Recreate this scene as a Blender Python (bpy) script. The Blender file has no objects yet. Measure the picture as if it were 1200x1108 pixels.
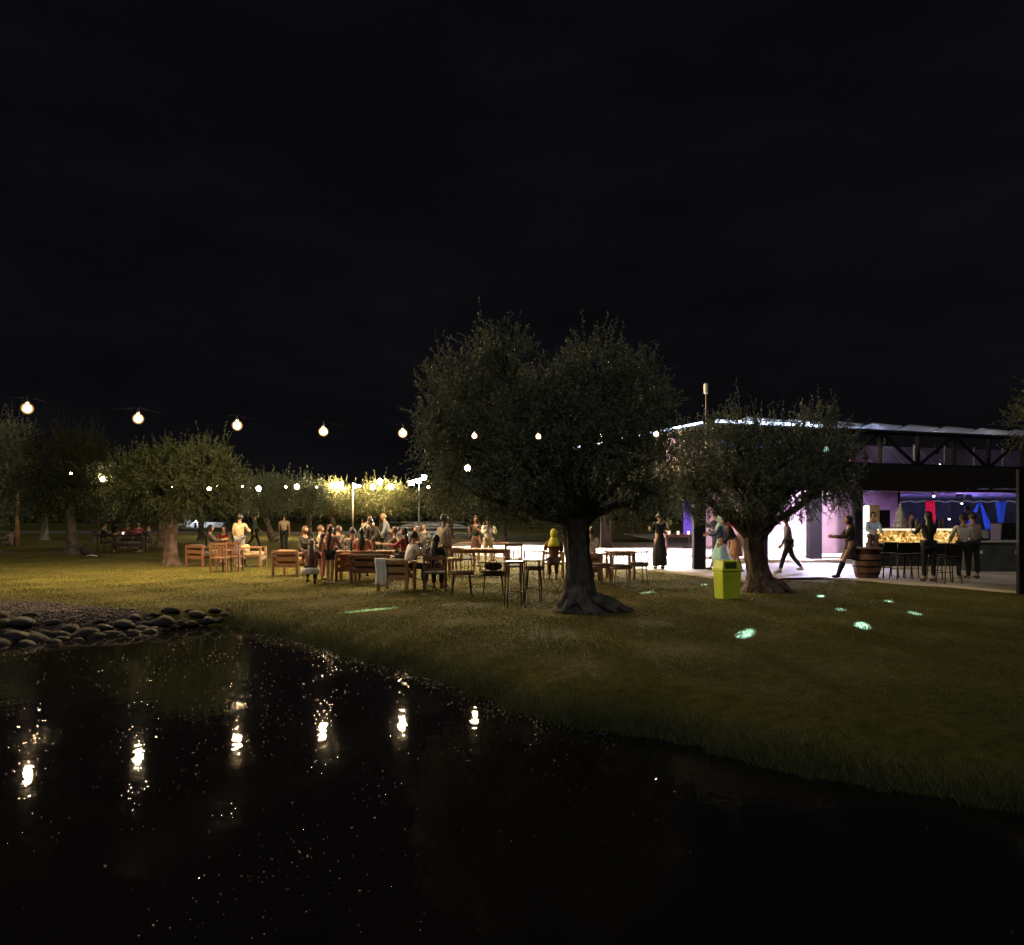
import bpy, math, random
import numpy as np
from mathutils import Vector, Matrix
R = math.radians
random.seed(7)
sc = bpy.context.scene
COL = sc.collection

# ------------------------------------------------------------------ camera
F = 900.0; CX = 600.0; HY = 601.0; EYE = 1.75      # photo pixels (1200 wide), eye height above the lawn
cam = bpy.data.cameras.new('camera'); camo = bpy.data.objects.new('camera', cam); COL.objects.link(camo)
camo.location = (0, 0, EYE); camo.rotation_euler = (R(90), 0, 0)
cam.sensor_width = 36.0; cam.lens = 36.0 * F / 1200.0
cam.shift_y = (HY - 554.0) / 1200.0
cam.clip_start = 0.05; cam.clip_end = 2000
sc.camera = camo

# ------------------------------------------------------------------ world, sun, exposure
SUN_EL, SUN_AZ = 48, 200          # a faint night glow standing behind the camera's left shoulder
w = bpy.data.worlds.new("World"); sc.world = w; w.use_nodes = True
nt = w.node_tree; nt.nodes.clear()
sky = nt.nodes.new('ShaderNodeTexSky'); sky.sky_type = 'NISHITA'; sky.sun_disc = False
sky.sun_elevation = R(SUN_EL); sky.sun_rotation = R(SUN_AZ)
mixs = nt.nodes.new('ShaderNodeMixRGB'); mixs.inputs[0].default_value = 0.8
mixs.inputs[2].default_value = (5.8, 4.9, 6.8, 1)
tcs = nt.nodes.new('ShaderNodeTexCoord'); mps = nt.nodes.new('ShaderNodeMapping'); mps.inputs['Scale'].default_value = (1, 1, 3.2)
nzs = nt.nodes.new('ShaderNodeTexNoise'); nzs.inputs['Scale'].default_value = 3.2; nzs.inputs['Detail'].default_value = 7; nzs.inputs['Roughness'].default_value = .62
rps = nt.nodes.new('ShaderNodeValToRGB'); rps.color_ramp.elements[0].position = .35; rps.color_ramp.elements[1].position = .75
rps.color_ramp.elements[0].color = (.75, .75, .75, 1); rps.color_ramp.elements[1].color = (1.5, 1.45, 1.45, 1)
mus = nt.nodes.new('ShaderNodeMixRGB'); mus.blend_type = 'MULTIPLY'; mus.inputs[0].default_value = 1
nt.links.new(tcs.outputs['Generated'], mps.inputs[0]); nt.links.new(mps.outputs[0], nzs.inputs['Vector']); nt.links.new(nzs.outputs['Fac'], rps.inputs[0]); nt.links.new(rps.outputs[0], mus.inputs[2])
bg = nt.nodes.new('ShaderNodeBackground'); bg.inputs[1].default_value = 0.00050
wo = nt.nodes.new('ShaderNodeOutputWorld')
nt.links.new(sky.outputs[0], mixs.inputs[1]); nt.links.new(mixs.outputs[0], mus.inputs[1]); nt.links.new(mus.outputs[0], bg.inputs[0]); nt.links.new(bg.outputs[0], wo.inputs[0])
sl = bpy.data.lights.new('sun', 'SUN'); sl.energy = 0.34; sl.angle = R(12); sl.color = (1.0, 0.97, 0.90)
so = bpy.data.objects.new('sun', sl); COL.objects.link(so)
_az = R(SUN_AZ); _d = Vector((math.sin(_az)*math.cos(R(SUN_EL)), math.cos(_az)*math.cos(R(SUN_EL)), math.sin(R(SUN_EL))))
so.rotation_euler = _d.to_track_quat('Z', 'Y').to_euler(); so.location = (0, -20, 30)
vs = sc.view_settings; vs.view_transform = 'Standard'; vs.look = 'None'; vs.exposure = 0.3; vs.gamma = 1
sc.render.engine = 'CYCLES'
sc.cycles.use_light_tree = True
sc.cycles.max_bounces = 5; sc.cycles.diffuse_bounces = 2; sc.cycles.glossy_bounces = 3; sc.cycles.transmission_bounces = 3
sc.cycles.transparent_max_bounces = 6
sc.cycles.sample_clamp_indirect = 4.0
sc.cycles.caustics_reflective = False; sc.cycles.caustics_refractive = False
sc.cycles.use_denoising = True

def W(px, py, d): return Vector(((px-CX)/F*d, d, EYE - (py-HY)/F*d))
def dep(y): return EYE*F/(y-HY)
def G(px, y, z=0.0):
    d = (EYE-z)*F/(y-HY)
    return Vector(((px-CX)/F*d, d, z))

# ------------------------------------------------------------------ materials
MATS = {}
def mat(name, col, rough=0.7, var=0.25, scale=8.0, bump=0.0, bscale=40.0, metal=0.0, spec=0.5, col2=None, trans=0.0):
    if name in MATS: return MATS[name]
    m = bpy.data.materials.new(name); m.use_nodes = True; n = m.node_tree; b = n.nodes['Principled BSDF']
    b.inputs['Roughness'].default_value = rough; b.inputs['Metallic'].default_value = metal
    b.inputs['Specular IOR Level'].default_value = spec
    tc = n.nodes.new('ShaderNodeTexCoord'); nz = n.nodes.new('ShaderNodeTexNoise')
    nz.inputs['Scale'].default_value = scale; nz.inputs['Detail'].default_value = 5
    n.links.new(tc.outputs['Object'], nz.inputs['Vector'])
    rp = n.nodes.new('ShaderNodeValToRGB'); n.links.new(nz.outputs['Fac'], rp.inputs[0])
    c2 = col2 or tuple(min(1, c*(1+var)) for c in col)
    rp.color_ramp.elements[0].position = 0.35; rp.color_ramp.elements[1].position = 0.65
    rp.color_ramp.elements[0].color = (*[c*(1-var) for c in col], 1) if not col2 else (*col, 1)
    rp.color_ramp.elements[1].color = (*c2, 1)
    n.links.new(rp.outputs[0], b.inputs['Base Color'])
    if bump:
        n2 = n.nodes.new('ShaderNodeTexNoise'); n2.inputs['Scale'].default_value = bscale; n2.inputs['Detail'].default_value = 6
        n.links.new(tc.outputs['Object'], n2.inputs['Vector'])
        bp = n.nodes.new('ShaderNodeBump'); bp.inputs['Strength'].default_value = bump; bp.inputs['Distance'].default_value = 0.02
        n.links.new(n2.outputs['Fac'], bp.inputs['Height']); n.links.new(bp.outputs[0], b.inputs['Normal'])
    MATS[name] = m; return m
def emat(name, col, strength):
    if name in MATS: return MATS[name]
    m = bpy.data.materials.new(name); m.use_nodes = True; n = m.node_tree; n.nodes.clear()
    e = n.nodes.new('ShaderNodeEmission'); o = n.nodes.new('ShaderNodeOutputMaterial')
    e.inputs[0].default_value = (*col, 1); e.inputs[1].default_value = strength
    n.links.new(e.outputs[0], o.inputs[0]); MATS[name] = m; return m
def leafmat(name, top, under, rough=0.55):
    if name in MATS: return MATS[name]
    m = bpy.data.materials.new(name); m.use_nodes = True; n = m.node_tree; b = n.nodes['Principled BSDF']
    g = n.nodes.new('ShaderNodeNewGeometry')
    rp = n.nodes.new('ShaderNodeValToRGB'); n.links.new(g.outputs['Random Per Island'], rp.inputs[0])
    rp.color_ramp.elements[0].color = (*[c*0.6 for c in top], 1); rp.color_ramp.elements[1].color = (*[c*1.5 for c in top], 1)
    mx = n.nodes.new('ShaderNodeMixRGB'); n.links.new(g.outputs['Backfacing'], mx.inputs[0])
    n.links.new(rp.outputs[0], mx.inputs[1]); mx.inputs[2].default_value = (*under, 1)
    n.links.new(mx.outputs[0], b.inputs['Base Color']); b.inputs['Roughness'].default_value = rough
    b.inputs['Specular IOR Level'].default_value = 0.35
    tr = n.nodes.new('ShaderNodeBsdfTranslucent'); n.links.new(rp.outputs[0], tr.inputs[0])
    ms = n.nodes.new('ShaderNodeMixShader'); ms.inputs[0].default_value = 0.2
    o = n.nodes['Material Output']
    n.links.new(b.outputs[0], ms.inputs[1]); n.links.new(tr.outputs[0], ms.inputs[2]); n.links.new(ms.outputs[0], o.inputs[0])
    MATS[name] = m; return m

LEAF = leafmat('olive_leaf', (0.098, 0.122, 0.072), (0.22, 0.26, 0.19))
LEAFY = leafmat('olive_leaf_yellowish', (0.12, 0.13, 0.045), (0.20, 0.21, 0.11))
LEAF_DIM = leafmat('olive_leaf_dark', (0.017, 0.026, 0.009), (0.028, 0.036, 0.018), 0.8)  # olive leaf darkened to imitate dim lamp light on the left trees
LEAF_DIM.node_tree.nodes['Principled BSDF'].inputs['Specular IOR Level'].default_value = 0.12
TWIG_DIM = mat('twig_dark', (0.014, 0.011, 0.008), 0.9, 0.2, 5, spec=.1)  # twigs darkened likewise, dimness put into the colour
BARKL = mat('bark_umber', (0.085, 0.055, 0.04), 0.9, 0.5, 5, 0.9, 22)
BARK = mat('bark', (0.13, 0.10, 0.075), 0.9, 0.45, 5, 0.9, 22)
BARKD = mat('bark_dark', (0.075, 0.068, 0.065), 0.9, 0.5, 5, 0.9, 22)
WOODO = mat('wood_orange', (0.27, 0.14, 0.07), 0.5, 0.25, 6, 0.15, 30)
WOODB = mat('wood_brown', (0.19, 0.085, 0.045), 0.5, 0.25, 6, 0.15, 30)
WOODL = mat('wood_light', (0.42, 0.24, 0.11), 0.5, 0.2, 6, 0.15, 30)
BLACKM = mat('black_metal', (0.012, 0.012, 0.014), 0.4, 0.2, 5, metal=0.3)
GREYM = mat('galvanised_metal', (0.45, 0.45, 0.44), 0.45, 0.15, 5, metal=0.6)
CUSH = mat('cushion_beige', (0.50, 0.40, 0.26), 0.9, 0.15, 9, 0.2, 120)
CUSHO = mat('cushion_orange', (0.52, 0.25, 0.11), 0.9, 0.15, 9, 0.2, 120)
CUSHG = mat('cushion_grey', (0.10, 0.10, 0.10), 0.9, 0.15, 9, 0.2, 120)
SKIN = mat('skin', (0.42, 0.24, 0.16), 0.55, 0.06, 12)
HAIRD = mat('hair_dark', (0.018, 0.012, 0.009), 0.45, 0.4, 60, 0.4, 160)
HAIRB = mat('hair_brown', (0.10, 0.045, 0.022), 0.45, 0.4, 60, 0.4, 160)
HAIRF = mat('hair_fair', (0.42, 0.30, 0.17), 0.45, 0.3, 60, 0.4, 160)
EYEM = mat('eye_dark', (0.01, 0.008, 0.008), 0.2, 0.1)
LIPM = mat('lip', (0.30, 0.09, 0.08), 0.5, 0.1)
def cloth(name, c, var=0.14): return mat('cloth_'+name, c, 0.85, var, 14, 0.35, 30)

# ------------------------------------------------------------------ mesh helpers
def link(name, me, m=None, parent=None, smooth=False):
    o = bpy.data.objects.new(name, me); COL.objects.link(o)
    if m is not None:
        for k in (m if isinstance(m, (list, tuple)) else [m]): me.materials.append(k)
    if smooth: me.polygons.foreach_set('use_smooth', [True]*len(me.polygons))
    if parent is not None: o.parent = parent
    return o
def npmesh(name, V, Fc, mi=None):
    me = bpy.data.meshes.new(name); V = np.asarray(V, np.float32); Fc = np.asarray(Fc, np.int32); n, k = Fc.shape
    me.vertices.add(len(V)); me.vertices.foreach_set('co', V.ravel())
    me.loops.add(n*k); me.loops.foreach_set('vertex_index', Fc.ravel())
    me.polygons.add(n); me.polygons.foreach_set('loop_start', np.arange(0, n*k, k, dtype=np.int32))
    if mi is not None: me.polygons.foreach_set('material_index', np.asarray(mi, np.int32))
    me.update(calc_edges=True); return me
class MB:
    def __init__(s): s.v = []; s.f = []; s.mi = []; s.m = 0
    def add(s, vs_, fs_):
        n = len(s.v); s.v += [tuple(v) for v in vs_]; s.f += [tuple(i+n for i in f) for f in fs_]; s.mi += [s.m]*len(fs_); return s
    def box(s, c, d, rz=0, rx=0, ry=0, bev=0.0):
        c = Vector(c); h = Vector(d)/2; M = Matrix.Rotation(rz, 4, 'Z') @ Matrix.Rotation(ry, 4, 'Y') @ Matrix.Rotation(rx, 4, 'X')
        if bev <= 0 or min(h) <= bev*1.01:
            P = [(x, y, z) for z in (-1, 1) for y in (-1, 1) for x in (-1, 1)]
            vv = [c + (M @ Vector((p[0]*h.x, p[1]*h.y, p[2]*h.z))) for p in P]
            return s.add(vv, [(0,2,3,1),(4,5,7,6),(0,1,5,4),(2,6,7,3),(0,4,6,2),(1,3,7,5)])
        # chamfered box: rings of 8
        rings = []
        for z, k in ((-h.z, bev), (-h.z+bev, 0), (h.z-bev, 0), (h.z, bev)):
            x0, y0 = h.x-k, h.y-k; e = bev
            rings.append([(x0, -y0+e, z), (x0, y0-e, z), (x0-e, y0, z), (-x0+e, y0, z), (-x0, y0-e, z), (-x0, -y0+e, z), (-x0+e, -y0, z), (x0-e, -y0, z)])
        vv = [c + (M @ Vector(p)) for r in rings for p in r]
        ff = [tuple(range(7, -1, -1)), tuple(range(24, 32))]
        for k in range(3):
            for i in range(8): j = (i+1) % 8; ff.append((k*8+i, k*8+j, k*8+8+j, k*8+8+i))
        return s.add(vv, ff)
    def tube(s, pts, rad, n=8, cap=True, fn=None, ry=1.0):
        pts = [Vector(p) for p in pts]; N = len(pts)
        if not hasattr(rad, '__len__'): rad = [rad]*N
        vv = []; up = None
        for i in range(N):
            t = (pts[min(i+1, N-1)] - pts[max(i-1, 0)])
            t = t.normalized() if t.length > 1e-9 else Vector((0, 0, 1))
            if up is None:
                a = Vector((1, 0, 0)) if abs(t.x) < 0.8 else Vector((0, 1, 0))
                up = (a - t*a.dot(t)).normalized()
            else: up = (up - t*up.dot(t)).normalized()
            b = t.cross(up)
            for k in range(n):
                th = 2*math.pi*k/n; r = rad[i]*(fn(th, i, pts[i]) if fn else 1)
                vv.append(pts[i] + up*math.cos(th)*r + b*math.sin(th)*r*ry)
        ff = []
        for i in range(N-1):
            for k in range(n):
                j = (k+1) % n; ff.append((i*n+k, i*n+j, i*n+n+j, i*n+n+k))
        if cap: ff.append(tuple(range(n-1, -1, -1))); ff.append(tuple(range((N-1)*n, N*n)))
        return s.add(vv, ff)
    def lathe(s, prof, c=(0, 0, 0), n=16, sx=1, sy=1):
        c = Vector(c); vv = []
        for r, z in prof:
            for k in range(n):
                th = 2*math.pi*k/n; vv.append(c + Vector((r*math.cos(th)*sx, r*math.sin(th)*sy, z)))
        ff = []
        for i in range(len(prof)-1):
            for k in range(n): j = (k+1) % n; ff.append((i*n+k, i*n+j, i*n+n+j, i*n+n+k))
        ff.append(tuple(range(n-1, -1, -1))); ff.append(tuple(range((len(prof)-1)*n, len(prof)*n)))
        return s.add(vv, ff)
    def ball(s, c, r, n=10, m=7):
        if not hasattr(r, '__len__'): r = (r, r, r)
        prof = [(math.sin(math.pi*i/m), -math.cos(math.pi*i/m)) for i in range(m+1)]
        c = Vector(c); vv = []
        for a, z in prof:
            for k in range(n):
                th = 2*math.pi*k/n; vv.append(c + Vector((a*math.cos(th)*r[0], a*math.sin(th)*r[1], z*r[2])))
        ff = []
        for i in range(m):
            for k in range(n):
                j = (k+1) % n
                if i == 0: ff.append((k, i*n+n+j, i*n+n+k))
                elif i == m-1: ff.append((i*n+k, i*n+j, i*n+n+k))
                else: ff.append((i*n+k, i*n+j, i*n+n+j, i*n+n+k))
        return s.add(vv, ff)
    def build(s, name, m=None, parent=None, smooth=False):
        me = bpy.data.meshes.new(name); me.from_pydata(s.v, [], s.f); me.update()
        o = link(name, me, m, parent, smooth)
        if max(s.mi or [0]) > 0: me.polygons.foreach_set('material_index', s.mi)
        return o
def tag(o, label=None, cat=None, group=None, kind=None):
    if label: o['label'] = label
    if cat: o['category'] = cat
    if group: o['group'] = group
    if kind: o['kind'] = kind
    return o
def thing(name, label, cat, loc=(0, 0, 0), rz=0, group=None):
    o = bpy.data.objects.new(name, None); COL.objects.link(o); o.location = loc; o.rotation_euler = (0, 0, rz)
    o.empty_display_size = 0.1
    return tag(o, label, cat, group)
def dup(root, loc, rz, label, scale=None):
    r = root.copy(); COL.objects.link(r); r.location = loc; r.rotation_euler = (0, 0, rz); r['label'] = label
    if scale: r.scale = scale
    for ch in list(root.children):
        c = ch.copy(); COL.objects.link(c); c.parent = r
        for g in list(ch.children):
            d = g.copy(); COL.objects.link(d); d.parent = c
    return r

# ------------------------------------------------------------------ ground and pond
WZ = -0.30
def S(px, y): return G(px, y, WZ).to_2d()
shore = [S(-260, 764), S(-120, 758), S(0, 750), S(60, 748), S(100, 745), S(150, 742), S(200, 738), S(245, 734), S(275, 736), S(310, 745), S(350, 753), S(400, 768), S(450, 780), S(500, 794),
         S(560, 817), S(620, 842), S(700, 857), S(760, 865), S(820, 876), S(900, 900), S(1000, 920), S(1100, 936), S(1200, 956), S(1290, 985)]
shore = [tuple(p) for p in shore] + [(4.9, 2.6), (4.2, 1.2), (0.0, 0.9), (-6, 1.0), (-14, 2.5), (-17, 6), (-16.5, 9.6)]
# smooth subdivision with a little wobble
def catmull(P, k=6):
    out = []; n = len(P)
    for i in range(n):
        p0, p1, p2, p3 = [np.array(P[(i+j-1) % n]) for j in range(4)]
        for s_ in range(k):
            t = s_/k
            out.append(0.5*((2*p1)+(-p0+p2)*t+(2*p0-5*p1+4*p2-p3)*t*t+(-p0+3*p1-3*p2+p3)*t**3))
    return np.array(out)
SH = catmull(shore)
rngs = np.random.default_rng(3)
SH = SH + rngs.normal(0, 0.024, SH.shape) + .035*np.column_stack([np.sin(np.arange(len(SH))*1.7), np.sin(np.arange(len(SH))*1.1+2)])
def sdist(P):            # signed distance to the shore, positive on land
    P = np.asarray(P, float); best = np.full(len(P), 1e9); ins = np.zeros(len(P), bool)
    n = len(SH)
    for i in range(n):
        a = SH[i]; b = SH[(i+1) % n]; ab = b-a
        t = np.clip(((P-a)@ab)/(ab@ab+1e-12), 0, 1)
        q = a + t[:, None]*ab; best = np.minimum(best, np.hypot(*(P-q).T))
        c = ((a[1] > P[:, 1]) != (b[1] > P[:, 1])) & (P[:, 0] < (b[0]-a[0])*(P[:, 1]-a[1])/(b[1]-a[1]+1e-12)+a[0])
        ins ^= c
    return np.where(ins, -best, best)
def gz(P, sd=None):
    P = np.asarray(P, float)
    if sd is None: sd = sdist(P)
    s = np.clip(sd/1.1, 0, 1)
    land = WZ + (-WZ)*(1-(1-s)**2.2)
    und = 0.022*np.sin(P[:, 0]*0.9+1.3)*np.sin(P[:, 1]*0.7+0.4) + 0.012*np.sin(P[:, 0]*2.3)*np.sin(P[:, 1]*1.9+2)
    und = und*np.clip((sd-0.5)/2, 0, 1)*np.clip((24-P[:, 1])/6, 0, 1)
    under = WZ - np.clip(-sd*0.7, 0, 0.6)
    return np.where(sd > 0, land+und-0.02*(1-s), under-0.02)
def axis(lo, hi, fine_lo, fine_hi, st, grow=1.18):
    a = list(np.arange(fine_lo, fine_hi+1e-6, st)); s_ = st
    while a[-1] < hi: s_ *= grow; a.append(a[-1]+s_)
    s_ = st
    while a[0] > lo: s_ *= grow; a.insert(0, a[0]-s_)
    return np.array(a)
gx = axis(-600, 600, -12, 12, 0.14); gy = axis(-300, 900, 0.5, 22, 0.14)
XX, YY = np.meshgrid(gx, gy); P2 = np.stack([XX.ravel(), YY.ravel()], 1)
near = (P2[:, 0] > -25) & (P2[:, 0] < 20) & (P2[:, 1] > -5) & (P2[:, 1] < 25)
SD = np.full(len(P2), 50.0); SD[near] = sdist(P2[near])
ZZ = gz(P2, SD)
ny, nx = XX.shape
idx = np.arange(nx*ny).reshape(ny, nx)
Q = np.stack([idx[:-1, :-1], idx[:-1, 1:], idx[1:, 1:], idx[1:, :-1]], -1).reshape(-1, 4)
gm = npmesh('ground', np.column_stack([P2, ZZ]), Q)
m = bpy.data.materials.new('lawn'); m.use_nodes = True; n = m.node_tree; b = n.nodes['Principled BSDF']
tc = n.nodes.new('ShaderNodeTexCoord')
def noise(sc_, det=6, rough=0.6):
    q = n.nodes.new('ShaderNodeTexNoise'); q.inputs['Scale'].default_value = sc_; q.inputs['Detail'].default_value = det; q.inputs['Roughness'].default_value = rough
    n.links.new(tc.outputs['Object'], q.inputs['Vector']); return q
n1 = noise(0.55); n2 = noise(7.0); n3 = noise(60.0, 4, 0.8)
r1 = n.nodes.new('ShaderNodeValToRGB'); n.links.new(n1.outputs['Fac'], r1.inputs[0])
r1.color_ramp.elements[0].position = .36; r1.color_ramp.elements[0].color = (0.086, 0.088, 0.024, 1)
r1.color_ramp.elements[1].position = .66; r1.color_ramp.elements[1].color = (0.158, 0.145, 0.036, 1)
r2 = n.nodes.new('ShaderNodeValToRGB'); n.links.new(n2.outputs['Fac'], r2.inputs[0])
r2.color_ramp.elements[0].position = .3; r2.color_ramp.elements[0].color = (0.55, 0.5, 0.45, 1)
r2.color_ramp.elements[1].position = .7; r2.color_ramp.elements[1].color = (1.25, 1.2, 1.1, 1)
mm = n.nodes.new('ShaderNodeMixRGB'); mm.blend_type = 'MULTIPLY'; mm.inputs[0].default_value = 1
n.links.new(r1.outputs[0], mm.inputs[1]); n.links.new(r2.outputs[0], mm.inputs[2])
r3 = n.nodes.new('ShaderNodeValToRGB'); n.links.new(n3.outputs['Fac'], r3.inputs[0])
r3.color_ramp.elements[0].position = .35; r3.color_ramp.elements[0].color = (0.7, 0.7, 0.7, 1)
r3.color_ramp.elements[1].position = .65; r3.color_ramp.elements[1].color = (1.25, 1.25, 1.2, 1)
mm2 = n.nodes.new('ShaderNodeMixRGB'); mm2.blend_type = 'MULTIPLY'; mm2.inputs[0].default_value = 1
n.links.new(mm.outputs[0], mm2.inputs[1]); n.links.new(r3.outputs[0], mm2.inputs[2]); n.links.new(mm2.outputs[0], b.inputs['Base Color'])
bp = n.nodes.new('ShaderNodeBump'); bp.inputs['Strength'].default_value = 0.3; bp.inputs['Distance'].default_value = 0.015
n.links.new(n3.outputs['Fac'], bp.inputs['Height']); n.links.new(bp.outputs[0], b.inputs['Normal'])
b.inputs['Roughness'].default_value = 0.95; b.inputs['Specular IOR Level'].default_value = 0.1
ground = link('ground', gm, m, smooth=True); tag(ground, kind='structure')

# water
wm = bpy.data.meshes.new('water')
wm.from_pydata([(-20, -0.2, WZ), (7.5, -0.2, WZ), (7.5, 15.2, WZ), (-20, 15.2, WZ)], [], [(0, 1, 2, 3)]); wm.update()
m = bpy.data.materials.new('pond_water'); m.use_nodes = True; n = m.node_tree; b = n.nodes['Principled BSDF']
b.inputs['Base Color'].default_value = (0.010, 0.009, 0.009, 1); b.inputs['Roughness'].default_value = 0.019; b.inputs['IOR'].default_value = 1.333
tc = n.nodes.new('ShaderNodeTexCoord')
mp = n.nodes.new('ShaderNodeMapping'); n.links.new(tc.outputs['Object'], mp.inputs[0])
a1 = n.nodes.new('ShaderNodeTexNoise'); a1.inputs['Scale'].default_value = 26; a1.inputs['Detail'].default_value = 2; n.links.new(mp.outputs[0], a1.inputs['Vector'])
a2 = n.nodes.new('ShaderNodeTexNoise'); a2.inputs['Scale'].default_value = 3.5; a2.inputs['Detail'].default_value = 2; n.links.new(mp.outputs[0], a2.inputs['Vector'])
ad = n.nodes.new('ShaderNodeMath'); ad.operation = 'MULTIPLY_ADD'; ad.inputs[1].default_value = 0.10
n.links.new(a1.outputs['Fac'], ad.inputs[0]); n.links.new(a2.outputs['Fac'], ad.inputs[2])
bp = n.nodes.new('ShaderNodeBump'); bp.inputs['Strength'].default_value = 1.0; bp.inputs['Distance'].default_value = 0.0024
n.links.new(ad.outputs[0], bp.inputs['Height']); n.links.new(bp.outputs[0], b.inputs['Normal'])
water = link('water', wm, m); tag(water, kind='structure')

# white scraps standing in for lamp glints, plus floating debris along the shore
def glint_scraps(n_, seed):
    r = np.random.default_rng(seed)
    d = 3.3 + 10.9*r.random(n_*40)**0.85; px = r.uniform(-60, 1250, n_*40)
    P = np.column_stack([(px-CX)/F*d, d]); sd = sdist(P); k = sd < -0.02; P = P[k]; sd = sd[k]
    cl = np.sin(P[:, 0]*1.9+.6)*np.sin(P[:, 1]*.9+1)+.7*np.sin(P[:, 0]*4.3-P[:, 1]*1.1)+.5*np.sin(P[:, 0]*9+P[:, 1]*3)
    pr = (.02+.12*np.clip(cl, 0, 2)**1.3)*(1/(1+np.exp((P[:, 0]-.25)*3.2))+.02)*(.5+.5*np.clip(P[:, 1]/5, 0, 1.4)) + 5.0*np.exp(sd/0.09)*(P[:, 0] < .9)*(P[:, 0] > -4.4)
    P = P[r.random(len(P)) < pr*.26][:n_]; N = len(P)
    sz = r.uniform(0.0026, 0.0072, N)*np.clip(P[:, 1]/7, .75, 1.5)*(1+.8*(r.random(N) > .93)); th = r.uniform(0, 2*np.pi, N)
    tx, ty = r.normal(0, .35, N), r.normal(0, .45, N); V = np.zeros((N, 5, 3))
    for k in range(5):
        a = th+2*np.pi*k/5; dx, dy = sz*np.cos(a), sz*np.sin(a)*.8; V[:, k, 0] = P[:, 0]+dx; V[:, k, 1] = P[:, 1]+dy; V[:, k, 2] = WZ+.004+np.abs(dx*tx+dy*ty)
    return V.reshape(-1, 3), np.arange(N*5).reshape(N, 5)
V, Fc = glint_scraps(3600, 5)
m = bpy.data.materials.new('petal'); m.use_nodes = True; n = m.node_tree; b = n.nodes['Principled BSDF']; b.inputs['Base Color'].default_value = (.88, .86, .82, 1); b.inputs['Roughness'].default_value = .35
tr = n.nodes.new('ShaderNodeBsdfTranslucent'); tr.inputs[0].default_value = (.88, .86, .82, 1); ms = n.nodes.new('ShaderNodeMixShader'); ms.inputs[0].default_value = .5
n.links.new(b.outputs[0], ms.inputs[1]); n.links.new(tr.outputs[0], ms.inputs[2]); n.links.new(ms.outputs[0], n.nodes['Material Output'].inputs[0])
fl = link('floating_petals', npmesh('floating_petals', V, Fc), m)
tag(fl, 'tiny white petals and scraps floating on the black pond water', 'floating petals', kind='stuff')

r = np.random.default_rng(6); N0 = 160000
d = 3.3+10.9*r.random(N0)**.85; px = r.uniform(-60, 900, N0); P = np.column_stack([(px-CX)/F*d, d]); P = P[sdist(P) < -.05]
cl = np.sin(P[:, 0]*2.3+P[:, 1]*.7)*np.sin(P[:, 1]*1.9+1)+.8*np.sin(P[:, 0]*6.1-P[:, 1]*2.3); P = P[r.random(len(P)) < (.12+.35*np.clip(cl, 0, 2))][:24000]; N = len(P)
sz = r.uniform(.0024, .0056, N)*np.clip(P[:, 1]/7, .75, 1.5); th = r.uniform(0, 6.283, N); tx = r.normal(0, R(1.15), N); ty = r.normal(0, R(2.7), N); V = np.zeros((N, 5, 3))
for k in range(5):
    a = th+2*np.pi*k/5; dx, dy = sz*np.cos(a), sz*np.sin(a)*.8; V[:, k, 0] = P[:, 0]+dx; V[:, k, 1] = P[:, 1]+dy; V[:, k, 2] = WZ+.0025+dx*tx+dy*ty
WF = mat('wet_fleck', (.012, .011, .009), .105, .3, 30)
tag(link('floating_flecks', npmesh('floating_flecks', V.reshape(-1, 3), np.arange(N*5).reshape(N, 5)), WF), 'wet dark leaf flecks glinting on the pond around the lamp reflections', 'floating flecks', kind='stuff')

# ------------------------------------------------------------------ gravel bed and rocks on the left shore
gb = [(-1, 0)]
poly_top = [(-80, 704), (0, 707), (60, 710), (120, 713), (170, 717), (215, 723), (245, 728)]
poly_bot = [(245, 735), (200, 738), (150, 742), (100, 745), (60, 750), (0, 753), (-80, 756)]
K = 60; V = []; Fq = []
def interp(poly, x): return float(np.interp(x, [p[0] for p in poly], [p[1] for p in poly]))
for i in range(K+1):
    px = -80 + i*(325/K)
    yt = interp(poly_top, px); yb = interp(poly_bot[::-1], px)+4
    for j in range(13):
        t = j/12; p = G(px, yt + (yb-yt)*t, -0.02); V.append([p.x, p.y])
V = np.array(V); zz = gz(V)+0.012
Fq = [(i*13+j, i*13+j+1, (i+1)*13+j+1, (i+1)*13+j) for i in range(K) for j in range(12)]
GRAV = mat('gravel', (0.10, 0.078, 0.078), 0.9, 0.6, 26, 1.0, 50)
gbo = link('gravel_bed', npmesh('gravel_bed', np.column_stack([V, zz]), np.array(Fq)[:, ::-1]), GRAV); tag(gbo, kind='structure')
r = np.random.default_rng(11)
N = 9000; pxs = r.uniform(-80, 245, N); t = r.random(N)
PP = np.array([list(G(pxs[i], interp(poly_top, pxs[i])*(1-t[i]) + (interp(poly_bot[::-1], pxs[i])+3)*t[i] - 0.5, -0.02).to_2d()) for i in range(N)])
pz = gz(PP)+0.014
oc = np.array([(1,0,0),(-1,0,0),(0,1,0),(0,-1,0),(0,0,1),(0,0,-1)], float)
of = np.array([(0,2,4),(2,1,4),(1,3,4),(3,0,4),(2,0,5),(1,2,5),(3,1,5),(0,3,5)])
s_ = r.uniform(0.012, 0.034, (N, 1, 1)); V = oc[None]*s_*r.uniform(0.7, 1.3, (N, 6, 1)); ang = r.uniform(0, 6.28, N)
ca, sa = np.cos(ang)[:, None], np.sin(ang)[:, None]
Vx = V[:, :, 0]*ca - V[:, :, 1]*sa + PP[:, 0:1]; Vy = V[:, :, 0]*sa + V[:, :, 1]*ca + PP[:, 1:2]; Vz = V[:, :, 2]*0.7+pz[:, None]
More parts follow.
